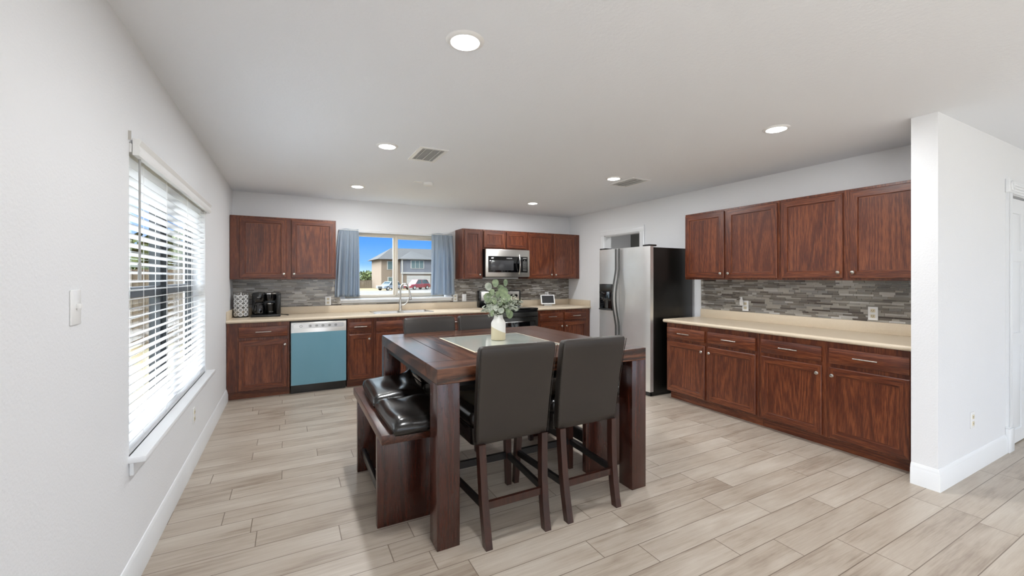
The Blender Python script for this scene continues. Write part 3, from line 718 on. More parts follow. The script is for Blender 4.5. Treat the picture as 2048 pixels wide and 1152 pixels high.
# ------------------------------------------------------------------ sink and faucet
t = thing('sink', 'double-bowl stainless sink set in the worktop under the window', 'sink', (0, 0, .914))
a, c, y0_, y1_ = SINK
b = BM()
ym_, xm_ = (y0_+y1_)/2, (a+c)/2
for q in ((a-.012, c+.012, y0_-.012, y0_+.02), (a-.012, c+.012, y1_-.05, y1_+.012), (a-.012, a+.02, y0_, y1_), (c-.02, c+.012, y0_, y1_), (xm_-.012, xm_+.012, y0_, y1_)): box(b, q[0], q[1], q[2], q[3], .0005, .006, bev=.002)
obj('rim', b, 'steel_plain', t)
for x0, x1 in ((a+.006, xm_-.008), (xm_+.008, c-.006)):
    b = BM(); P0 = rrect((x0+x1)/2, ym_-.012, x1-x0, y1_-y0_-.05, .04); P1 = rrect((x0+x1)/2, ym_-.012, x1-x0-.03, y1_-y0_-.08, .04)
    A = [b.verts.new((x, y, .004)) for x, y in P0]; B_ = [b.verts.new((x, y, -.15)) for x, y in P1]
    for i in range(len(P0)): b.faces.new((A[i], A[(i+1) % len(P0)], B_[(i+1) % len(P0)], B_[i]))
    b.faces.new(B_); obj('bowl', b, 'steel_plain', t)
t = thing('faucet', 'brushed pull-down faucet arching over the sink', 'faucet', (1.415, YB-.135, .920))
b = BM(); lathe(b, [(.030, 0), (.030, .006), (.024, .02), (.019, .12), (.017, .16)], (0, 0, 0), 20); obj('body', b, 'nickel', t)
b = BM(); pts = [(0, 0, .14), (0, 0, .30)]+[(.055*(1-math.cos(a)), -.03*(1-math.cos(a)), .30+.085*math.sin(a)) for a in [PI*k/10 for k in range(1, 11)]]+[(.118, -.064, .26), (.125, -.068, .22)]
tube(b, pts, .0125, 12); obj('spout', b, 'nickel', t)
b = BM(); cyl(b, (.119, -.065, .262), (.130, -.072, .16), .014, .019, seg=14); cyl(b, (.130, -.072, .16), (.131, -.0725, .153), .017, seg=14, mi=1); obj('spray_head', b, ['nickel', 'black_plastic'], t)
b = BM(); tube(b, [(.015, 0, .075), (.06, -.008, .082), (.10, -.012, .12), (.115, -.014, .165)], [.014, .012, .009, .007], 10); obj('lever', b, 'nickel', t)

# ------------------------------------------------------------------ coffee corner
t = thing('coffee_maker', 'black dual coffee maker in the left corner of the worktop', 'coffee maker', (-.415, 6.185, .914))
b = BM(); box(b, .0, .315, -.27, 0, 0, .030, bev=.008); obj('base', b, 'black_plastic', t)
b = BM(); box(b, .0, .315, -.09, 0, .028, .285, bev=.01); box(b, .270, .315, -.26, -.02, .028, .27, bev=.01); obj('water_tank_housing', b, 'black_side', t)
b = BM(); lathe(b, [(.060, 0), (.070, .02), (.070, .10), (.066, .112), (.02, .118)], (.085, -.175, .185), 28); h_ = obj('brew_head', b, 'black_gloss', t)
text_mesh('BELLA', .014, 'lettering', 'print_grey', h_, (.085, -.2462, .240), (PI/2, 0, 0))
b = BM(); lathe(b, [(.050, 0), (.058, .03), (.062, .085)], (.205, -.175, .195), 28); box(b, .15, .26, -.15, -.05, .20, .28); obj('single_serve_head', b, 'black_gloss', t)
b = BM(); lathe(b, [(.0625, 0), (.064, .014), (.058, .016)], (.205, -.175, .276), 28); obj('trim_ring', b, 'chrome', t)
b = BM(); tube(b, [(.31, -.03, .012), (.36, -.04, .006), (.40, -.10, .006), (.385, -.13, .006)], .005, 6); obj('power_cord', b, 'rubber', t)
t = thing('carafe', 'glass coffee carafe under the left brew head', 'carafe', (-.330, 6.010, .9445))
b = BM(); lathe(b, [(.045, 0), (.060, .012), (.063, .06), (.056, .10), (.045, .125)], (0, 0, 0), 28); obj('pot', b, 'black_glass', t)
b = BM(); lathe(b, [(.047, 0), (.047, .018), (.02, .024)], (0, 0, .1255), 24); obj('lid', b, 'black_plastic', t)
b = BM(); tube(b, [(-.04, -.045, .115), (-.06, -.07, .11), (-.065, -.078, .06), (-.045, -.055, .03)], .008, 8); obj('handle', b, 'black_plastic', t)
t = thing('travel_mug', 'black travel mug with steel rim standing under the right brew head', 'mug', (-.210, 6.010, .9445))
b = BM(); lathe(b, [(.038, 0), (.042, .006), (.046, .125)], (0, 0, 0), 28); obj('body', b, 'black_side', t)
b = BM(); lathe(b, [(.047, 0), (.048, .010), (.04, .013)], (0, 0, .125), 28); obj('rim', b, 'chrome', t)
text_mesh('BELLA', .017, 'lettering', 'print_grey', t, (.006, -.0445, .030), (PI/2, 0, 0))
t = thing('pod_carousel', 'chrome rotating coffee pod stand in the corner beside the coffee maker', 'pod stand', (-.520, 6.020, .914))
b = BM(); lathe(b, [(.078, 0), (.080, .006), (.074, .012), (.02, .016)], (0, 0, 0), 32); obj('base', b, 'dark_steel', t)
b = BM(); cyl(b, (0, 0, .01), (0, 0, .30), .008, seg=12); lathe(b, [(.055, 0), (.058, .004), (.02, .008)], (0, 0, .288), 24); obj('column', b, 'chrome', t)
nC = 8
for k in range(nC):
    a = 2*PI*(k+.5)/nC; b = BM()
    for s in (-.19, .19): pass
    cyl(b, (.072*math.cos(a), .072*math.sin(a), .012), (.072*math.cos(a), .072*math.sin(a), .288), .0022, seg=6); obj('upright_wire', b, 'chrome', t)
pod0 = None
for k in range(nC):
    a = 2*PI*k/nC
    if math.sin(a) > .5: continue            # the back of the stand shows nothing
    for j in range(5):
        if pod0 is None:
            pod0 = thing('coffee_pod', '', 'coffee pod', (0, 0, 0))
            b = BM(); pr = [(.010, 0), (.016, .001), (.0205, .030)]
            lathe(b, pr, (0, 0, 0), 20, axis='-y'); obj('cup', b, 'white_plastic', pod0)
            b = BM(); lathe(b, [(.0215, .030), (.0255, .0305), (.0255, .033), (.021, .0335)], (0, 0, 0), 24, axis='-y'); obj('rim', b, 'white_plastic', pod0)
            b = BM(); lathe(b, [(.0185, .0335), (.0185, .0345), (.010, .0348)], (0, 0, 0), 20, axis='-y'); obj('lid', b, 'print_grey', pod0)
            b = BM(); tube(b, [(.010*math.cos(q), -.0350, .006*math.sin(q)) for q in [2*PI*k_/12 for k_ in range(10)]], .0016, 5); obj('printed_mark', b, 'slot', pod0)
            o = pod0
        else: o = copy_tree(pod0)
        o.location = (-.520+.040*math.cos(a), 6.020+.040*math.sin(a), .914+.040+.052*j)
        o.rotation_euler = (math.radians(0), 0, a+PI/2)
        tag(o, 'white coffee pod held in the chrome stand on the worktop', 'coffee pod', 'coffee pods in the corner stand')

# smart display on the right of the range
t = thing('smart_display', 'white framed tablet display leaning on the short worktop', 'tablet', (3.90, 6.06, .914), math.radians(-16))
b = BM(); box(b, -.07, .07, -.025, .05, 0, .020, bev=.006); obj('stand', b, 'print_grey', t)
b = BM(); box(b, -.125, .125, -.007, .007, -.085, .085, bev=.006); pn = obj('panel', b, 'white_plastic', t); pn.location = (0, 0, .105); pn.rotation_euler = (math.radians(-20), 0, 0)
b = BM(); box(b, -.105, .105, -.0085, -.0065, -.065, .067); obj('screen', b, 'grey_screen', pn)

# ------------------------------------------------------------------ outlets, switch
def plate(name, label, cat, loc, rz, kind='outlet', group=None):
    t = thing(name, label, cat, loc, rz, group)
    b = BM(); box(b, -.036, .036, -.006, 0, -.058, .058, bev=.003); obj('cover_plate', b, 'white_plastic', t)
    if kind == 'outlet':
        for z in (-.024, .024):
            b = BM(); box(b, -.016, .016, -.0085, -.005, z-.014, z+.014, bev=.004); s_ = obj('socket', b, 'cream', t)
            b = BM(); box(b, -.008, -.005, -.0092, -.0083, z-.004, z+.006); box(b, .005, .008, -.0092, -.0083, z-.004, z+.006); box(b, -.002, .002, -.0092, -.0083, z-.011, z-.007); obj('slots', b, 'slot', s_)
    elif kind == 'switch':
        b = BM(); box(b, -.006, .006, -.018, -.005, -.004, .012, bev=.002); obj('toggle', b, 'white_plastic', t)
    elif kind == 'switch_outlet':
        b = BM(); box(b, -.017, .017, -.0085, -.005, -.033, .033, bev=.002); obj('rocker', b, 'white_plastic', t)
    return t
TF = .0072
plate('wall_outlet', 'outlet on the back mosaic tiles left of the window', 'outlet', (.463, YB-TF, 1.077), 0)
plate('wall_outlet', 'outlet on the back tiles just under the right curtain', 'outlet', (2.300, YB-TF, 1.077), 0)
plate('wall_switch', 'light switch plate on the back tiles beside the range', 'switch', (2.450, YB-TF, 1.075), 0, 'switch_outlet')
plate('wall_outlet', 'outlet with charger behind the white tablet', 'outlet', (4.00, YB-TF, 1.085), 0)
t = thing('usb_charger', 'white charger plugged in above the tablet', 'charger', (4.00, YB-TF-.0095, 1.108)); b = BM(); box(b, -.02, .02, -.028, 0, -.02, .02, bev=.004); obj('charger_body', b, 'white_plastic', t)
plate('wall_outlet', 'outlet on the right mosaic tiles near the refrigerator', 'outlet', (XR-TF, 2.905, 1.082), -PI/2)
plate('wall_outlet', 'outlet on the right mosaic tiles near the partition wall', 'outlet', (XR-TF, 1.752, 1.084), -PI/2)
t = thing('plug_in_air_freshener', 'white plug-in bottle on the right tile outlet near the refrigerator', 'air freshener', (XR-TF-.0095, 2.935, 1.108), -PI/2)
b = BM(); box(b, -.018, .018, -.030, 0, -.022, .028, bev=.006); obj('plug_body', b, 'white_plastic', t)
b = BM(); lathe(b, [(.010, 0), (.016, .006), (.017, .028), (.011, .036), (.012, .058), (.008, .060)], (0, -.022, .012), 16); obj('refill', b, 'white_plastic', t)
plate('wall_switch', 'toggle switch plate on the left wall before the window', 'switch', (XL, 1.905, 1.297), PI/2, 'switch')
plate('wall_outlet', 'low outlet on the left wall under the window sill', 'outlet', (XL, 3.85, .375), PI/2)
plate('wall_outlet', 'low outlet on the partition wall beside the white door', 'outlet', (4.335, YP0, .372), 0)

# ------------------------------------------------------------------ curtains
def curtain(label, x0t, x1t, x0b, x1b, seed):
    t = thing('curtain', label, 'curtain', (0, YB-.075, 0))
    rn = random.Random(seed); nx, nz = 90, 26; zt, zb = 2.065, 1.128
    ph = [rn.uniform(0, 6) for _ in range(4)]
    b = BM(); G = []
    for j in range(nz+1):
        s_ = j/nz; z = zt+(zb-zt)*s_; rw = []
        for i in range(nx+1):
            u = i/nx; e = s_**.6
            x = (x0t+(x0b-x0t)*e)*(1-u)+(x1t+(x1b-x1t)*e)*u
            amp = .006+.030*min(1, s_*1.8)
            y = amp*(math.sin(u*2*PI*4.6+ph[0]+.5*math.sin(s_*3+ph[1]))+.28*math.sin(u*2*PI*10.3+ph[2]+s_*2))
            if s_ < .05: y = .012*math.sin(u*2*PI*17+ph[3])*.5
            rw.append(b.verts.new((x, y, z+.004*math.sin(u*9+ph[2]))))
        G.append(rw)
    for j in range(nz):
        for i in range(nx): b.faces.new((G[j][i], G[j][i+1], G[j+1][i+1], G[j+1][i]))
    o = obj('drape', b, 'curtain', t, smooth=180)
    m_ = o.modifiers.new('thick', 'SOLIDIFY'); m_.thickness = .0022
    return t
curtain('blue grey cafe curtain on the left side of the sink window', .60, .850, .545, .862, 1)
curtain('blue grey cafe curtain on the right side of the sink window', 1.900, 2.225, 1.880, 2.283, 5)
b = BM(); cyl(b, (.60, YB-.078, 2.052), (2.23, YB-.078, 2.052), .005, seg=10)
for x in (.60, 2.23): cyl(b, (x, YB-.078, 2.052), (x, YB-.001, 2.052), .005, seg=8)
tag(obj('curtain_rod', b, 'white_plastic'), 'thin white rod carrying the blue curtains over the sink window', 'curtain rod')

# ------------------------------------------------------------------ ceiling fixtures
l0 = None
names = {(0, 0): 'largest round recessed ceiling light, nearest the camera', (0, 1): 'recessed ceiling light just left of the nearer square air vent', (0, 2): 'recessed ceiling light above the left wall cabinet, farthest on that side',
         (1, 0): 'recessed ceiling light near the right wall cabinets', (1, 1): 'recessed ceiling light beside the air vent near the refrigerator', (1, 2): 'recessed ceiling light above the microwave, farthest of the right row'}
for i, x in enumerate((.71, 3.13)):
    for j, y in enumerate((1.80, 3.535, 5.265)):
        if l0 is None:
            l0 = thing('recessed_light', '', 'ceiling light')
            b = BM(); pr = [(.064, .0), (.066, -.009), (.074, -.009), (.084, -.004), (.088, 0)]
            R = []
            for r, z in pr: R.append([b.verts.new((r*math.cos(2*PI*k/40), r*math.sin(2*PI*k/40), z)) for k in range(40)])
            for a_, c_ in zip(R, R[1:]):
                for k in range(40): b.faces.new((a_[k], a_[(k+1) % 40], c_[(k+1) % 40], c_[k]))
            obj('trim_ring', b, 'white_plastic', l0)
            b = BM(); lathe(b, [(.0645, -.001), (.0645, -.004), (.04, -.006), (.001, -.0065)], (0, 0, 0), 40); obj('lens', b, 'lens', l0)
            o = l0
        else: o = copy_tree(l0)
        o.location = (x, y, H); tag(o, names[(i, j)], 'ceiling light', 'recessed ceiling lights')
        ld = bpy.data.lights.new('recessed_lamp', 'AREA'); ld.shape = 'DISK'; ld.size = .125; ld.energy = LAMP; ld.color = (.97, .985, 1)
        lo = bpy.data.objects.new('recessed_lamp', ld); C.collection.objects.link(lo); lo.location = (x, y, H-.0085)
for x, y in ((.71, -1.65), (3.13, -1.65), (5.9, -1.65)):  # unseen downlights added behind the camera as extra fill
    ld = bpy.data.lights.new('room_fill_lamp', 'AREA'); ld.shape = 'DISK'; ld.size = .125; ld.energy = LAMP*.5; ld.color = (.97, .985, 1)
    lo = bpy.data.objects.new('room_fill_lamp', ld); C.collection.objects.link(lo); lo.location = (x, y, H-.0085)
    o = copy_tree(l0); o.location = (x, y, H); tag(o, 'recessed ceiling light added in the unseen living room for more light', 'ceiling light', 'added lights outside the kitchen')
ld = bpy.data.lights.new('pantry_fill_lamp', 'AREA'); ld.shape = 'DISK'; ld.size = .2; ld.energy = 18  # unseen lamp added to brighten the grey room
lo = bpy.data.objects.new('pantry_fill_lamp', ld); C.collection.objects.link(lo); lo.location = (XR+.8, 3.6, H-.02)
def vent(label, x0, x1, y0_, y1_):
    t = thing('air_vent', label, 'air vent', ((x0+x1)/2, (y0_+y1_)/2, H)); w_, d_ = x1-x0, y1_-y0_
    b = BM(); f_ = .032
    for q in ((-w_/2, w_/2, -d_/2, -d_/2+f_), (-w_/2, w_/2, d_/2-f_, d_/2), (-w_/2, -w_/2+f_, -d_/2+f_, d_/2-f_), (w_/2-f_, w_/2, -d_/2+f_, d_/2-f_)): box(b, q[0], q[1], q[2], q[3], -.006, 0)
    obj('frame', b, 'white_plastic', t)
    b = BM(); box(b, -w_/2+.02, w_/2-.02, -d_/2+.02, d_/2-.02, -.002, 0); obj('backing', b, 'vent_dark', t)
    for k in range(17):
        b = BM(); y = -d_/2+f_+.012+(d_-2*f_-.024)*k/16
        vs = [b.verts.new(p) for p in ((-w_/2+f_, y-.004, -.0062), (w_/2-f_, y-.004, -.0062), (w_/2-f_, y+.0075, -.0042), (-w_/2+f_, y+.0075, -.0042))]
        b.faces.new(vs); r = bmesh.ops.extrude_face_region(b, geom=list(b.faces))
        bmesh.ops.translate(b, vec=(0, .0015, .001), verts=[v for v in r['geom'] if isinstance(v, bmesh.types.BMVert)])
        obj('louvre', b, 'white_plastic', t)
    b = BM()
    for k in range(1, 4): box(b, -w_/2+w_*k/4-.001, -w_/2+w_*k/4+.001, -d_/2+f_, d_/2-f_, -.0066, -.0025)
    obj('vane', b, 'white_plastic', t)
vent('square ceiling air vent nearer the camera, left of centre', .95, 1.20, 3.41, 3.83)
vent('ceiling air vent farther right, toward the refrigerator', 3.28, 3.55, 3.40, 3.81)
t = thing('smoke_detector', 'small white smoke detector on the ceiling toward the window', 'smoke detector', (1.40, 4.70, H))
b = BM(); lathe(b, [(.055, 0), (.058, -.012), (.050, -.030), (.030, -.036), (.001, -.037)], (0, 0, 0), 32); obj('body', b, 'white_plastic', t)
b = BM(); box(b, -.16, -.065, -.030, .030, -.006, 0, bev=.002); obj('junction_cover', b, 'white_plastic', t)

# ------------------------------------------------------------------ table
TX0, TX1, TY0, TY1, TZ, TT = .660, 2.105, 2.060, 3.505, .927, .078
t = thing('dining_table', 'dark wooden counter-height table with a frosted glass centre', 'table', ((TX0+TX1)/2, (TY0+TY1)/2, 0))
hx, hy = (TX1-TX0)/2, (TY1-TY0)/2
gx0, gx1, gy0, gy1 = 1.035-(TX0+TX1)/2, 1.690-(TX0+TX1)/2, 2.445-(TY0+TY1)/2, 3.130-(TY0+TY1)/2
b = BM(); g = .0012
zt, zb = TZ, TZ-TT
def plank(x0, x1, y0_, y1_, mi): box(b, x0+g, x1-g, y0_+g, y1_-g, zb, zt, mi, bev=.0015, seg=1)
for x0, x1, y0_, y1_, mi in ((-hx, hx, -hy, -hy+.20, 0), (-hx, hx, hy-.20, hy, 0), (-hx, -hx+.17, -hy+.20, hy-.20, 1), (hx-.17, hx, -hy+.20, hy-.20, 1),
                             (-hx+.17, gx0-.012, -hy+.20, hy-.20, 1), (gx1+.012, hx-.17, -hy+.20, hy-.20, 1), (gx0-.012, gx1+.012, -hy+.20, gy0-.012, 0), (gx0-.012, gx1+.012, gy1+.012, hy-.20, 0)):
    plank(x0, x1, y0_, y1_, mi)
obj('tabletop', b, ['table_x', 'table_y'], t)
b = BM(); box(b, gx0-.012, gx1+.012, gy0-.012, gy1+.012, zt-.012, zt-.0006); box(b, gx0-.012, gx1+.012, gy0-.012, gy1+.012, zb+.01, zb+.02, 0); obj('insert_frame', b, 'cream', t)
b = BM(); box(b, gx0, gx1, gy0, gy1, zt-.009, zt+.0005, bev=.0004, seg=1); obj('glass_insert', b, 'table_glass', t, label='frosted pale green glass square')
b = BM()
for q in ((-hx+.13, hx-.13, -hy+.02, -hy+.045), (-hx+.13, hx-.13, hy-.045, hy-.02), (-hx+.02, -hx+.045, -hy+.13, hy-.13), (hx-.045, hx-.02, -hy+.13, hy-.13)): box(b, q[0], q[1], q[2]+(.06 if q[2] < 0 and q[1]-q[0] > 1 else 0), q[3]+(.06 if q[2] < 0 and q[1]-q[0] > 1 else 0), zb-.040, zb)
obj('apron', b, 'black_wood', t)
for sx_ in (-1, 1):
    for sy_ in (-1, 1):
        b = BM(); xa, xb_ = sorted((sx_*hx, sx_*(hx-.125))); ya, yb_ = sorted((sy_*hy, sy_*(hy-.125)))
        box(b, xa+.001, xb_-.001, ya+.001, yb_-.001, 0, zb, bev=.003); obj('leg', b, 'table_z', t)

# vase with eucalyptus
VX, VY = 1.385, 2.835
t = thing('vase', 'white and sand two-tone ceramic bottle vase on the glass centre', 'vase', (VX, VY, TZ+.0006))
b = BM(); lathe(b, [(.048, 0), (.054, .004), (.0545, .010), (.0545, .125), (.050, .137), (.036, .160), (.0335, .170), (.0335, .188), (.0285, .188), (.028, .165), (.030, .15)], (0, 0, 0), 40); obj('body', b, 'vase', t)
t = thing('eucalyptus_bouquet', 'artificial eucalyptus leaves and pale sprigs in the two-tone vase', 'bouquet', (VX, VY, TZ+.15))
rn = random.Random(11)
bs, bl, bp, bb = BM(), BM(), BM(), BM()
def leaf_(bm, c, nrm, up, r, asp=1.0):
    nrm = nrm.normalized(); up = (up-nrm*up.dot(nrm)).normalized(); sd = nrm.cross(up)
    ring = []
    ce = bm.verts.new(c-nrm*r*.12)
    for k in range(14):
        a = 2*PI*k/14; rr = r*(1+.05*math.sin(3*a)); ring.append(bm.verts.new(c+sd*math.cos(a)*rr*asp*.92+up*math.sin(a)*rr+nrm*.0015))
    for k in range(14): bm.faces.new((ce, ring[k], ring[(k+1) % 14]))
cam_dir = Vector((-VX, -VY, 0)).normalized()
right = Vector((math.cos(math.radians(27.9)), -math.sin(math.radians(27.9)), 0))
# main leaves: (offset right, up, towards the viewer, radius, aspect, pale?)
for (rx, uz, fy, r, asp, pale) in ((-.022, .232, .01, .036, .85, 0), (-.075, .205, 0, .036, 1.0, 1), (.054, .235, -.01, .032, .62, 0), (-.078, .125, .02, .042, 1.0, 0), (-.045, .165, .04, .030, .7, 0),
                                  (.035, .165, .02, .045, 1.15, 0), (.055, .120, .04, .042, 1.2, 0), (-.005, .150, .05, .030, .75, 0), (-.03, .100, .05, .034, .7, 0), (.060, .060, .03, .030, .5, 0),
                                  (.085, .0, .03, .036, .95, 0), (.070, .02, .05, .026, .8, 0), (-.060, .045, .03, .034, .85, 1), (-.045, .01, .05, .026, .8, 0), (.012, .085, .05, .028, .8, 0), (-.02, .05, .06, .028, .9, 1),
                                  (.02, .03, .06, .026, 1.1, 1), (-.07, .08, -.04, .034, .9, 0), (.02, .19, -.04, .036, 1, 0), (.09, .09, -.03, .034, .9, 0), (-.01, .12, -.06, .036, .9, 1), (.04, .05, -.05, .034, 1, 0), (-.05, .16, -.05, .034, .9, 0)):
    c = right*rx+cam_dir*fy+Vector((0, 0, uz+.045))
    root = Vector((0, 0, .03)); mid = Vector((c.x*.35, c.y*.35, .03+(c.z-.03)*.5))
    e_ = c-Vector((c.x, c.y, .12)).normalized()*r*.8
    tube(bs, [Vector((c.x*.06, c.y*.06, -.10)), root, mid, e_], [.0022, .002, .0017, .0012], 6)
    nrm = cam_dir+right*rn.uniform(-.5, .5)+Vector((0, 0, rn.uniform(-.1, .6)))
    leaf_(bp if pale else bl, c, nrm, Vector((rx, 0, 1)), r*.88, asp)
# pale sprigs with tiny buds
for k in range(76):
    th = rn.uniform(0, 2*PI); L_ = rn.uniform(.05, .13); zz = rn.uniform(-.005, .14)
    if k < 24: dirv = (right*rn.uniform(.7, 1.0)+cam_dir*rn.uniform(-.2, .3)).normalized(); L_ = rn.uniform(.09, .185); zz = rn.uniform(.03, .15)
    elif k < 38: dirv = (-right*rn.uniform(.7, 1.0)+cam_dir*rn.uniform(-.2, .3)).normalized(); L_ = rn.uniform(.08, .125); zz = rn.uniform(0, .10)
    else: dirv = Vector((math.cos(th), math.sin(th), 0)); L_ = rn.uniform(.03, .09)
    p1 = dirv*L_*.5+Vector((0, 0, .045+zz*.6+.02)); p2 = dirv*L_+Vector((0, 0, .045+zz-.01))
    tube(bs, [(dirv.x*.01, dirv.y*.01, .03), p1, p2], [.0013, .001, .0007], 5)
    for q in range(9):
        s_ = rn.uniform(.45, 1.0); c = p1.lerp(p2, (s_-.45)/.55)+Vector((rn.uniform(-.014, .014), rn.uniform(-.014, .014), rn.uniform(-.014, .014)))
        if rn.random() < .55: bmesh.ops.create_icosphere(bb, subdivisions=1, radius=rn.uniform(.003, .005), matrix=Matrix.Translation(c))
        else: leaf_(bp, c, Vector((rn.uniform(-1, 1), rn.uniform(-1, 1), rn.uniform(-1, 1)))+cam_dir*.5, dirv, rn.uniform(.008, .015), .42)
obj('stems', bs, 'stem', t); obj('leaves', bl, 'leaf', t, label='round sage green eucalyptus leaves'); obj('pale_leaves', bp, 'leaf_pale', t); obj('buds', bb, 'bud', t)

# ------------------------------------------------------------------ benches and cushions
def bench(label, x0, x1, y0_, y1_):
    t = thing('bench', label, 'bench', ((x0+x1)/2, (y0_+y1_)/2, 0)); w_, d_ = (x1-x0)/2, (y1_-y0_)/2; zt = .565
    b = BM(); box(b, -w_, w_, -d_, d_, zt-.052, zt, bev=.003); obj('seat', b, 'bench_y', t)
    for s in (-1, 1):
        b = BM(); ya, yb_ = sorted((s*(d_-.145), s*(d_-.19))); box(b, -w_+.004, w_-.012, ya, yb_, 0, zt-.052, bev=.003); obj('end_panel', b, 'table_z', t)
    b = BM(); box(b, -.02, .02, -d_+.19, d_-.19, .10, .19, bev=.002); obj('stretcher', b, 'black_wood', t)
    b = BM(); box(b, -w_+.035, -w_+.060, -d_+.19, d_-.19, .11, .165, bev=.002); obj('side_rail', b, 'black_wood', t)
    return t
bench('wooden bench at the left side of the table, nearer the blind window', .425, .805, 2.262, 3.362)
bench('wooden bench tucked under the right side of the table, toward the refrigerator', 1.862, 2.242, 2.250, 3.350)
def cushion(label, cx_, cy_, w_, d_, rz, tilt=(0, 0), hgt=.075, seed=0, group=None, lift=0):
    t = thing('seat_cushion', label, 'cushion', (cx_, cy_, .5655), rz, group)
    b = BM(); n = 18; G = []; rn = random.Random(seed)
    def top(u, v):
        e = (1-abs(u)**6)*(1-abs(v)**6); s_ = .68+.32*e**.5 if e > 0 else .68
        return s_*hgt+tilt[0]*max(0, v)**2*hgt+tilt[1]*(max(0, u)*max(0, v))**2*hgt+.004*math.sin(5*u+seed)*math.cos(4*v)
    def pos(u, v, k):                       # k: 0 bottom edge .. 1 top edge
        r = 1-.045*(2*k-1)**2-.03*max(0, (abs(u)*abs(v))**4); return (u*w_/2*r, v*d_/2*r)
    rings = []
    for k in (0, .25, .5, .75, 1):
        ring = []
        for s_ in range(4*n):
            a = s_ % n/n*2-1; side = s_//n
            u, v = ((a, -1), (1, a), (-a, 1), (-1, -a))[side]; x, y = pos(u, v, k); ring.append(b.verts.new((x, y, .002+k*top(u*.999, v*.999)*.95)))
        rings.append(ring)
    for A, B_ in zip(rings, rings[1:]):
        for i in range(4*n): b.faces.new((A[i], A[(i+1) % (4*n)], B_[(i+1) % (4*n)], B_[i]))
    b.faces.new(rings[0][::-1])
    grid = {}
    for i in range(n+1):
        for j in range(n+1):
            if i in (0, n) or j in (0, n):
                if j == 0 and i < n: idx = i
                elif i == n and j < n: idx = n+j
                elif j == n and i > 0: idx = 2*n+(n-i)
                else: idx = 3*n+(n-j)
                grid[i, j] = rings[-1][idx % (4*n)]
            else:
                u, v = i/n*2-1, j/n*2-1; x, y = pos(u, v, 1); grid[i, j] = b.verts.new((x, y, .002+top(u, v)))
    for i in range(n):
        for j in range(n): b.faces.new((grid[i, j], grid[i+1, j], grid[i+1, j+1], grid[i, j+1]))
    o = obj('leather_cover', b, 'leather_black', t, smooth=80)
    b = BM(); pts = []
    for s_ in range(4*n+1):
        a = s_ % n/n*2-1; side = (s_//n) % 4; u, v = ((a, -1), (1, a), (-a, 1), (-1, -a))[side]; x, y = pos(u, v, .55); pts.append((x*1.004, y*1.004, .002+.55*top(u*.999, v*.999)*.95))
    tube(b, pts, .0022, 5); obj('piping', b, 'leather_black', t)
    return t
cushion('glossy black cushion on the left bench, the nearer one', .650, 2.462, .365, .525, math.radians(1), hgt=.080, seed=2)
cushion('glossy black cushion with raised far corner on the left bench, the farther one', .648, 2.994, .365, .52, math.radians(-1), tilt=(.25, .7), hgt=.082, seed=5)
cushion('black cushion on the right bench, the one closer to the front', 2.035, 2.500, .355, .48, 0, seed=8)
cushion('black cushion on the right bench, the one closer to the worktop', 2.035, 3.010, .355, .48, 0, seed=9)

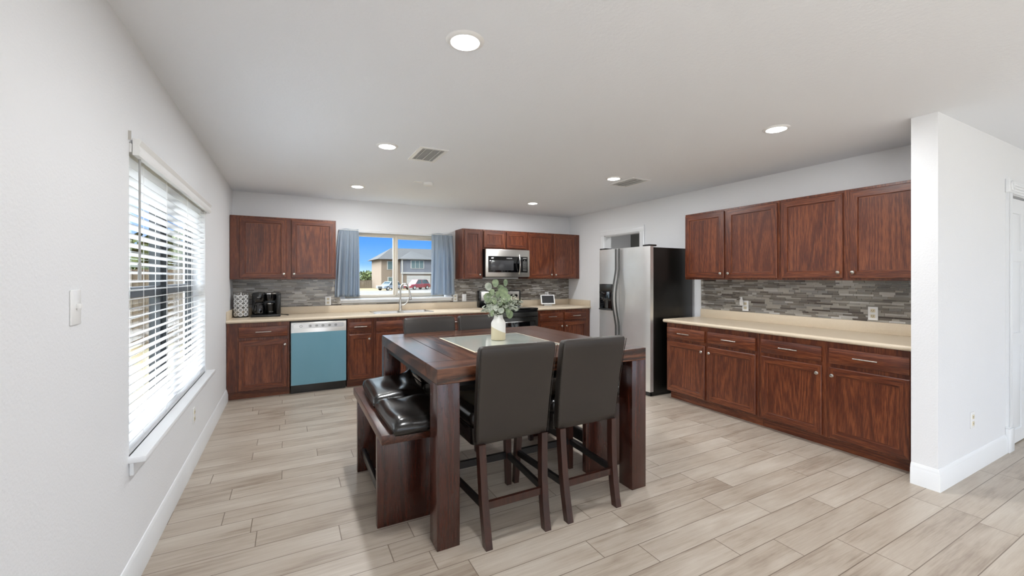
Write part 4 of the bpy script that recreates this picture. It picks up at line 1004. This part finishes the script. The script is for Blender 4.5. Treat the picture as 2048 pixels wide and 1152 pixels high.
# ------------------------------------------------------------------ counter stools
def make_stool():
    t = thing('counter_stool', '', 'stool')
    # backrest, leaning outwards, tapering a little to the bottom
    def prof(z): s_ = (z-.52)/.52; return -.232-.045*s_-.035*s_*s_
    b = BM(); R = []
    for k, (z, sh) in enumerate(((.515, .012), (.522, .003), (.56, 0), (.68, 0), (.80, 0), (.92, 0), (.99, 0), (1.022, .002), (1.036, .010), (1.040, .022))):
        w_ = .436+.026*(z-.52)/.52; R.append([(x, y, z+(.006*(1-(x/.23)**2) if z > 1 else 0)) for x, y in rrect(0, prof(z)+.028, w_-2*sh, .058-1.6*sh, .014 if sh < .01 else .008, 4)])
    loft(b, R); o = obj('backrest', b, 'leather_brown', t, smooth=50)
    for s in (-1, 1):
        b = BM(); pts = [(s*(.2195+.013*(z-.52)/.52), prof(z)+.001, z) for z in [.525+.50*i/12 for i in range(13)]]; tube(b, pts, .0022, 5); obj('back_seam', b, 'leather_black', t)
    b = BM(); R = []
    for z, sh in ((.500, .004), (.505, 0), (.590, 0), (.596, .010)): R.append([(x, y, z) for x, y in rrect(0, .045, .452-2*sh, .46-2*sh, .03)])
    loft(b, R); obj('seat_base', b, 'leather_black', t, smooth=50)
    b = BM(); R = []
    for z, sh in ((.592, .010), (.600, .002), (.620, -.004), (.650, -.003), (.668, .006), (.680, .024), (.685, .06)): R.append([(x, y, z) for x, y in rrect(0, .045, .452-2*sh, .46-2*sh, .04)])
    loft(b, R); obj('seat_cushion', b, 'leather_black', t, smooth=60)
    q = .020
    for s in (-1, 1):
        b = BM(); R = []
        for z, y, x in ((0, -.280, .178), (.06, -.267, .179), (.15, -.250, .181), (.27, -.234, .184), (.40, -.226, .188), (.52, -.222, .192)):
            R.append([(s*x+dx, y+dy, z) for dx, dy in ((-q*.95, -.022), (q*.95, -.022), (q*.95, .022), (-q*.95, .022))])
        loft(b, R); obj('leg', b, 'stool_wood', t)
        b = BM(); R = []
        for z, y, x, h_ in ((0, .272, .226, .017), (.25, .262, .215, .020), (.505, .252, .204, .022)):
            R.append([(s*x+dx, y+dy, z) for dx, dy in ((-h_, -h_), (h_, -h_), (h_, h_), (-h_, h_))])
        loft(b, R); obj('leg', b, 'stool_wood', t)
        b = BM(); loft(b, [[(s*.186+dx, -.235, .205+dz) for dx, dz in ((-.010, -.018), (.010, -.018), (.010, .018), (-.010, .018))], [(s*.215+dx, .258, .205+dz) for dx, dz in ((-.010, -.018), (.010, -.018), (.010, .018), (-.010, .018))]])
        obj('side_stretcher', b, 'black_wood', t)
    b = BM(); box(b, -.172, .172, -.252, -.232, .182, .220); obj('rear_stretcher', b, 'stool_wood', t)
    b = BM(); box(b, -.205, .205, .248, .272, .184, .226); obj('front_stretcher', b, 'black_wood', t)
    return t
st = make_stool()
spots = [(1.080, 2.250, 0, 'leather counter stool seen from behind, at the near side beside the thick left table leg'),
         (1.588, 2.250, math.radians(0), 'leather counter stool seen from behind, at the near side toward the refrigerator'),
         (1.106, 3.385, PI, 'leather counter stool across the table, left of the vase'),
         (1.606, 3.385, PI, 'leather counter stool across the table, partly hidden by the vase')]
for i, (x, y, rz, lab) in enumerate(spots):
    o = st if i == 0 else copy_tree(st)
    o.location = (x, y, 0); o.rotation_euler = (0, 0, rz); tag(o, lab, 'stool', 'counter stools around the table')

# ------------------------------------------------------------------ outside
GZ = -.70
b = BM(); box(b, -120, 160, YB+1.5, 200, GZ-.3, GZ-.02); box(b, -120, XL-.16, -80, YB+1.5, GZ-.3, GZ-.02); box(b, XL-.16, 160, -80, YREAR-.3, GZ-.3, GZ-.02)
tag(obj('lawn', b, 'dry_grass'), 'sunny dry lawn outside the windows', 'lawn', kind='stuff')
b = BM(); box(b, -60, 90, 48, 69, GZ-.02, GZ); box(b, 18.2, 23.4, 69, 76.3, GZ-.02, GZ+.005)
tag(obj('street', b, 'asphalt'), 'pale concrete street and driveway seen through the sink window', 'street')

def house():
    HX, HY = 14.6, 78.0
    t = thing('house', 'two-storey tan and grey house across the street', 'house', (HX, HY, GZ))
    b = BM(); box(b, 0, 14, 0, 10, 0, 5.45); obj('walls', b, 'siding_tan', t)
    b = BM(); box(b, 3.4, 9.1, -1.6, .2, 2.9, 5.55); obj('grey_storey', b, 'siding_grey', t)
    b = BM(); box(b, 3.4, 9.1, -1.6, .2, 0, 2.9); obj('garage_block', b, 'siding_tan', t)
    b = BM(); box(b, 3.2, 9.3, -1.8, -1.5, 2.75, 3.05); box(b, 3.1, 9.6, -2.1, -1.3, 5.35, 5.5); box(b, 9.0, 9.2, -1.7, -1.5, 0, 5.4); box(b, 3.3, 3.5, -1.7, -1.5, 0, 5.4); obj('fascia', b, 'white_ext', t)
    def hip(x0, x1, y0_, y1_, z, h_, inset):
        b = BM(); v = [b.verts.new(p) for p in ((x0, y0_, z), (x1, y0_, z), (x1, y1_, z), (x0, y1_, z))]; ym_ = (y0_+y1_)/2
        r_ = [b.verts.new((x0+inset, ym_, z+h_)), b.verts.new((x1-inset, ym_, z+h_))]
        b.faces.new((v[0], v[1], r_[1], r_[0])); b.faces.new((v[1], v[2], r_[1])); b.faces.new((v[2], v[3], r_[0], r_[1])); b.faces.new((v[3], v[0], r_[0])); b.faces.new(v[::-1]); return b
    obj('roof', hip(-.8, 14.8, -.7, 10.7, 5.4, 2.4, 3.6), 'roof', t)
    obj('roof', hip(2.9, 9.7, -2.2, 8, 5.45, 1.7, 3.3), 'roof', t)
    w = thing; 
    for x0, x1, y, z0, z1, n in ((5.0, 7.3, -1.62, 3.8, 5.15, 3), (1.1, 2.1, -.02, 3.6, 5.0, 1), (1.2, 2.0, -.02, .5, 2.1, 1)):
        b = BM(); box(b, x0-.1, x1+.1, y-.04, y+.02, z0-.1, z1+.1); f_ = obj('window', b, 'white_ext', t)
        for k in range(n):
            b = BM(); a = x0+(x1-x0)*k/n; box(b, a+.06, a+(x1-x0)/n-.06, y-.07, y-.03, z0, z1); obj('pane', b, 'win_ext', f_)
    b = BM()
    for k in range(5): box(b, 4.2, 8.6, -1.66, -1.58, .05+.48*k, .05+.48*k+.46)
    obj('garage_door', b, 'white_ext', t)
    return t
house()
def car(label, cat, loc, rz, paint, suv):
    t = thing('car', label, cat, loc, rz)
    H1 = .98 if suv else .82; HT = 1.72 if suv else 1.42; L_ = 4.7; W_ = .90
    low = [(-2.30, .35), (-2.33, .62), (-2.20, H1-.12), (-1.15, H1), (1.9, H1+.04), (2.25, H1-.02), (2.33, .6), (2.25, .35)]
    b = BM(); R = []
    for y, s_ in ((-W_, .93), (-W_*.93, 1), (W_*.93, 1), (W_, .93)): R.append([(x*s_*.99, y, .35+(z-.35)*(s_ if z > .5 else 1)) for x, z in low])
    loft(b, R); obj('body', b, paint, t, smooth=30)
    up = [(-1.25, H1-.03), (-.55, HT-.04), (-.35, HT), (1.55 if suv else 1.0, HT-.02), (2.15 if suv else 1.75, H1)]
    b = BM(); loft(b, [[(x, y, z) for x, z in up] for y in (-.80, .80)])
    for v in b.verts:
        if v.co.z > H1+.2: v.co.y *= .83
    obj('cabin', b, 'car_glass', t, smooth=30)
    b = BM(); box(b, -.5, 1.6 if suv else .95, -.66, .66, HT-.05, HT+.01, bev=.02); obj('roof', b, paint, t)
    b = BM()
    for s in (-1, 1):
        for x0, z0, x1, z1 in ((-1.2, H1-.02, -.5, HT-.03), (.35, H1, .35, HT-.03), (1.5 if suv else 1.0, HT-.03, 2.1 if suv else 1.7, H1)): tube(b, [(x0, s*.80, z0), (x1, s*.67, z1)], .045, 6)
    obj('pillars', b, paint, t)
    for x in (-1.45, 1.45):
        for s in (-1, 1):
            b = BM(); cyl(b, (x, s*.72, .34), (x, s*.92, .34), .34, seg=24); wv = obj('wheel', b, 'tyre', t)
            b = BM(); cyl(b, (x, s*.90, .34), (x, s*.935, .34), .20, seg=16); obj('hubcap', b, 'chrome', wv)
    for s in (-1, 1):
        b = BM(); box(b, -2.34, -2.18, s*.62-.16, s*.62+.16, .64, .76, bev=.02); obj('headlight', b, 'print_white', t)
    b = BM(); box(b, -2.36, -2.28, -.42, .42, .42, .66, bev=.02); obj('grille', b, 'tyre', t)
    return t
car('silver saloon car parked across the street left of the red one', 'car', (14.6, 70.3, GZ+.01), math.radians(35), 'car_silver', False)
car('red sport utility car parked in the driveway across the street', 'car', (19.5, 71.8, GZ+.01), math.radians(28), 'car_red', True)
t = thing('wooden_fence', 'weathered wooden fence across the street beside the house', 'fence', (4, 86, GZ))
b = BM()
for k in range(69): box(b, k*.15, k*.15+.14, 0, .03, 0, 1.55+.03*((k*7) % 3))
obj('boards', b, 'fence_wood', t)
t = thing('yard_fence', 'weathered wooden fence across the yard beyond the blind window', 'fence', (-16, 17, GZ))
b = BM()
for k in range(95): box(b, k*.15, k*.15+.143, 0, .03, 0, 2.35)
obj('boards', b, 'fence_wood', t)
def tree(label, loc, h_, r, seed, group=None):
    t = thing('tree', label, 'tree', loc, 0, group); rn = random.Random(seed)
    b = BM(); tube(b, [(0, 0, 0), (.1, 0, h_*.3), (0, .1, h_*.7)], [.05*h_*.6, .04*h_*.6, .02*h_*.5], 8); obj('trunk', b, 'bark', t)
    b = BM()
    for k in range(420):
        u, v = rn.uniform(0, 2*PI), rn.uniform(-1, 1); q = rn.random()**.4; rr = r*q*(1-.35*max(0, v))
        c = Vector((rr*math.cos(u)*math.sqrt(1-v*v), rr*math.sin(u)*math.sqrt(1-v*v), h_*.62+h_*.38*v*q)); s_ = r*rn.uniform(.06, .13)
        n = Vector((rn.uniform(-1, 1), rn.uniform(-1, 1), rn.uniform(-.5, 1))).normalized(); a, d_ = frame_of(n)
        vs = [b.verts.new(c+a*s_*math.cos(2*PI*i/5)+d_*s_*math.sin(2*PI*i/5)+n*rn.uniform(-.2, .2)*s_) for i in range(5)]; b.faces.new(vs)
    obj('crown', b, 'foliage', t, smooth=5); return t
tree('leafy tree beside the left curtain, beyond the street fence', (6.6, 93, GZ), 6.0, 3.6, 1)
for i, (x, y, h_, r) in enumerate(((11.5, 118, 4.2, 3.2), (18.5, 120, 4.0, 3.2), (26.0, 124, 4.0, 3.2))):
    tree('low distant tree on the horizon beyond the street fence', (x, y, GZ), h_, r, 20+i, 'distant trees beyond the street')
for i, (x, y) in enumerate(((-4.6, 21), (-9.5, 22), (-14.5, 21), (-21, 14), (-26, 6), (-27, -4))):
    tree('green tree beyond the yard fence, seen through the blind', (x, y, GZ), 4.0+.5*(i % 3), 2.1, 40+i, 'trees beyond the yard')
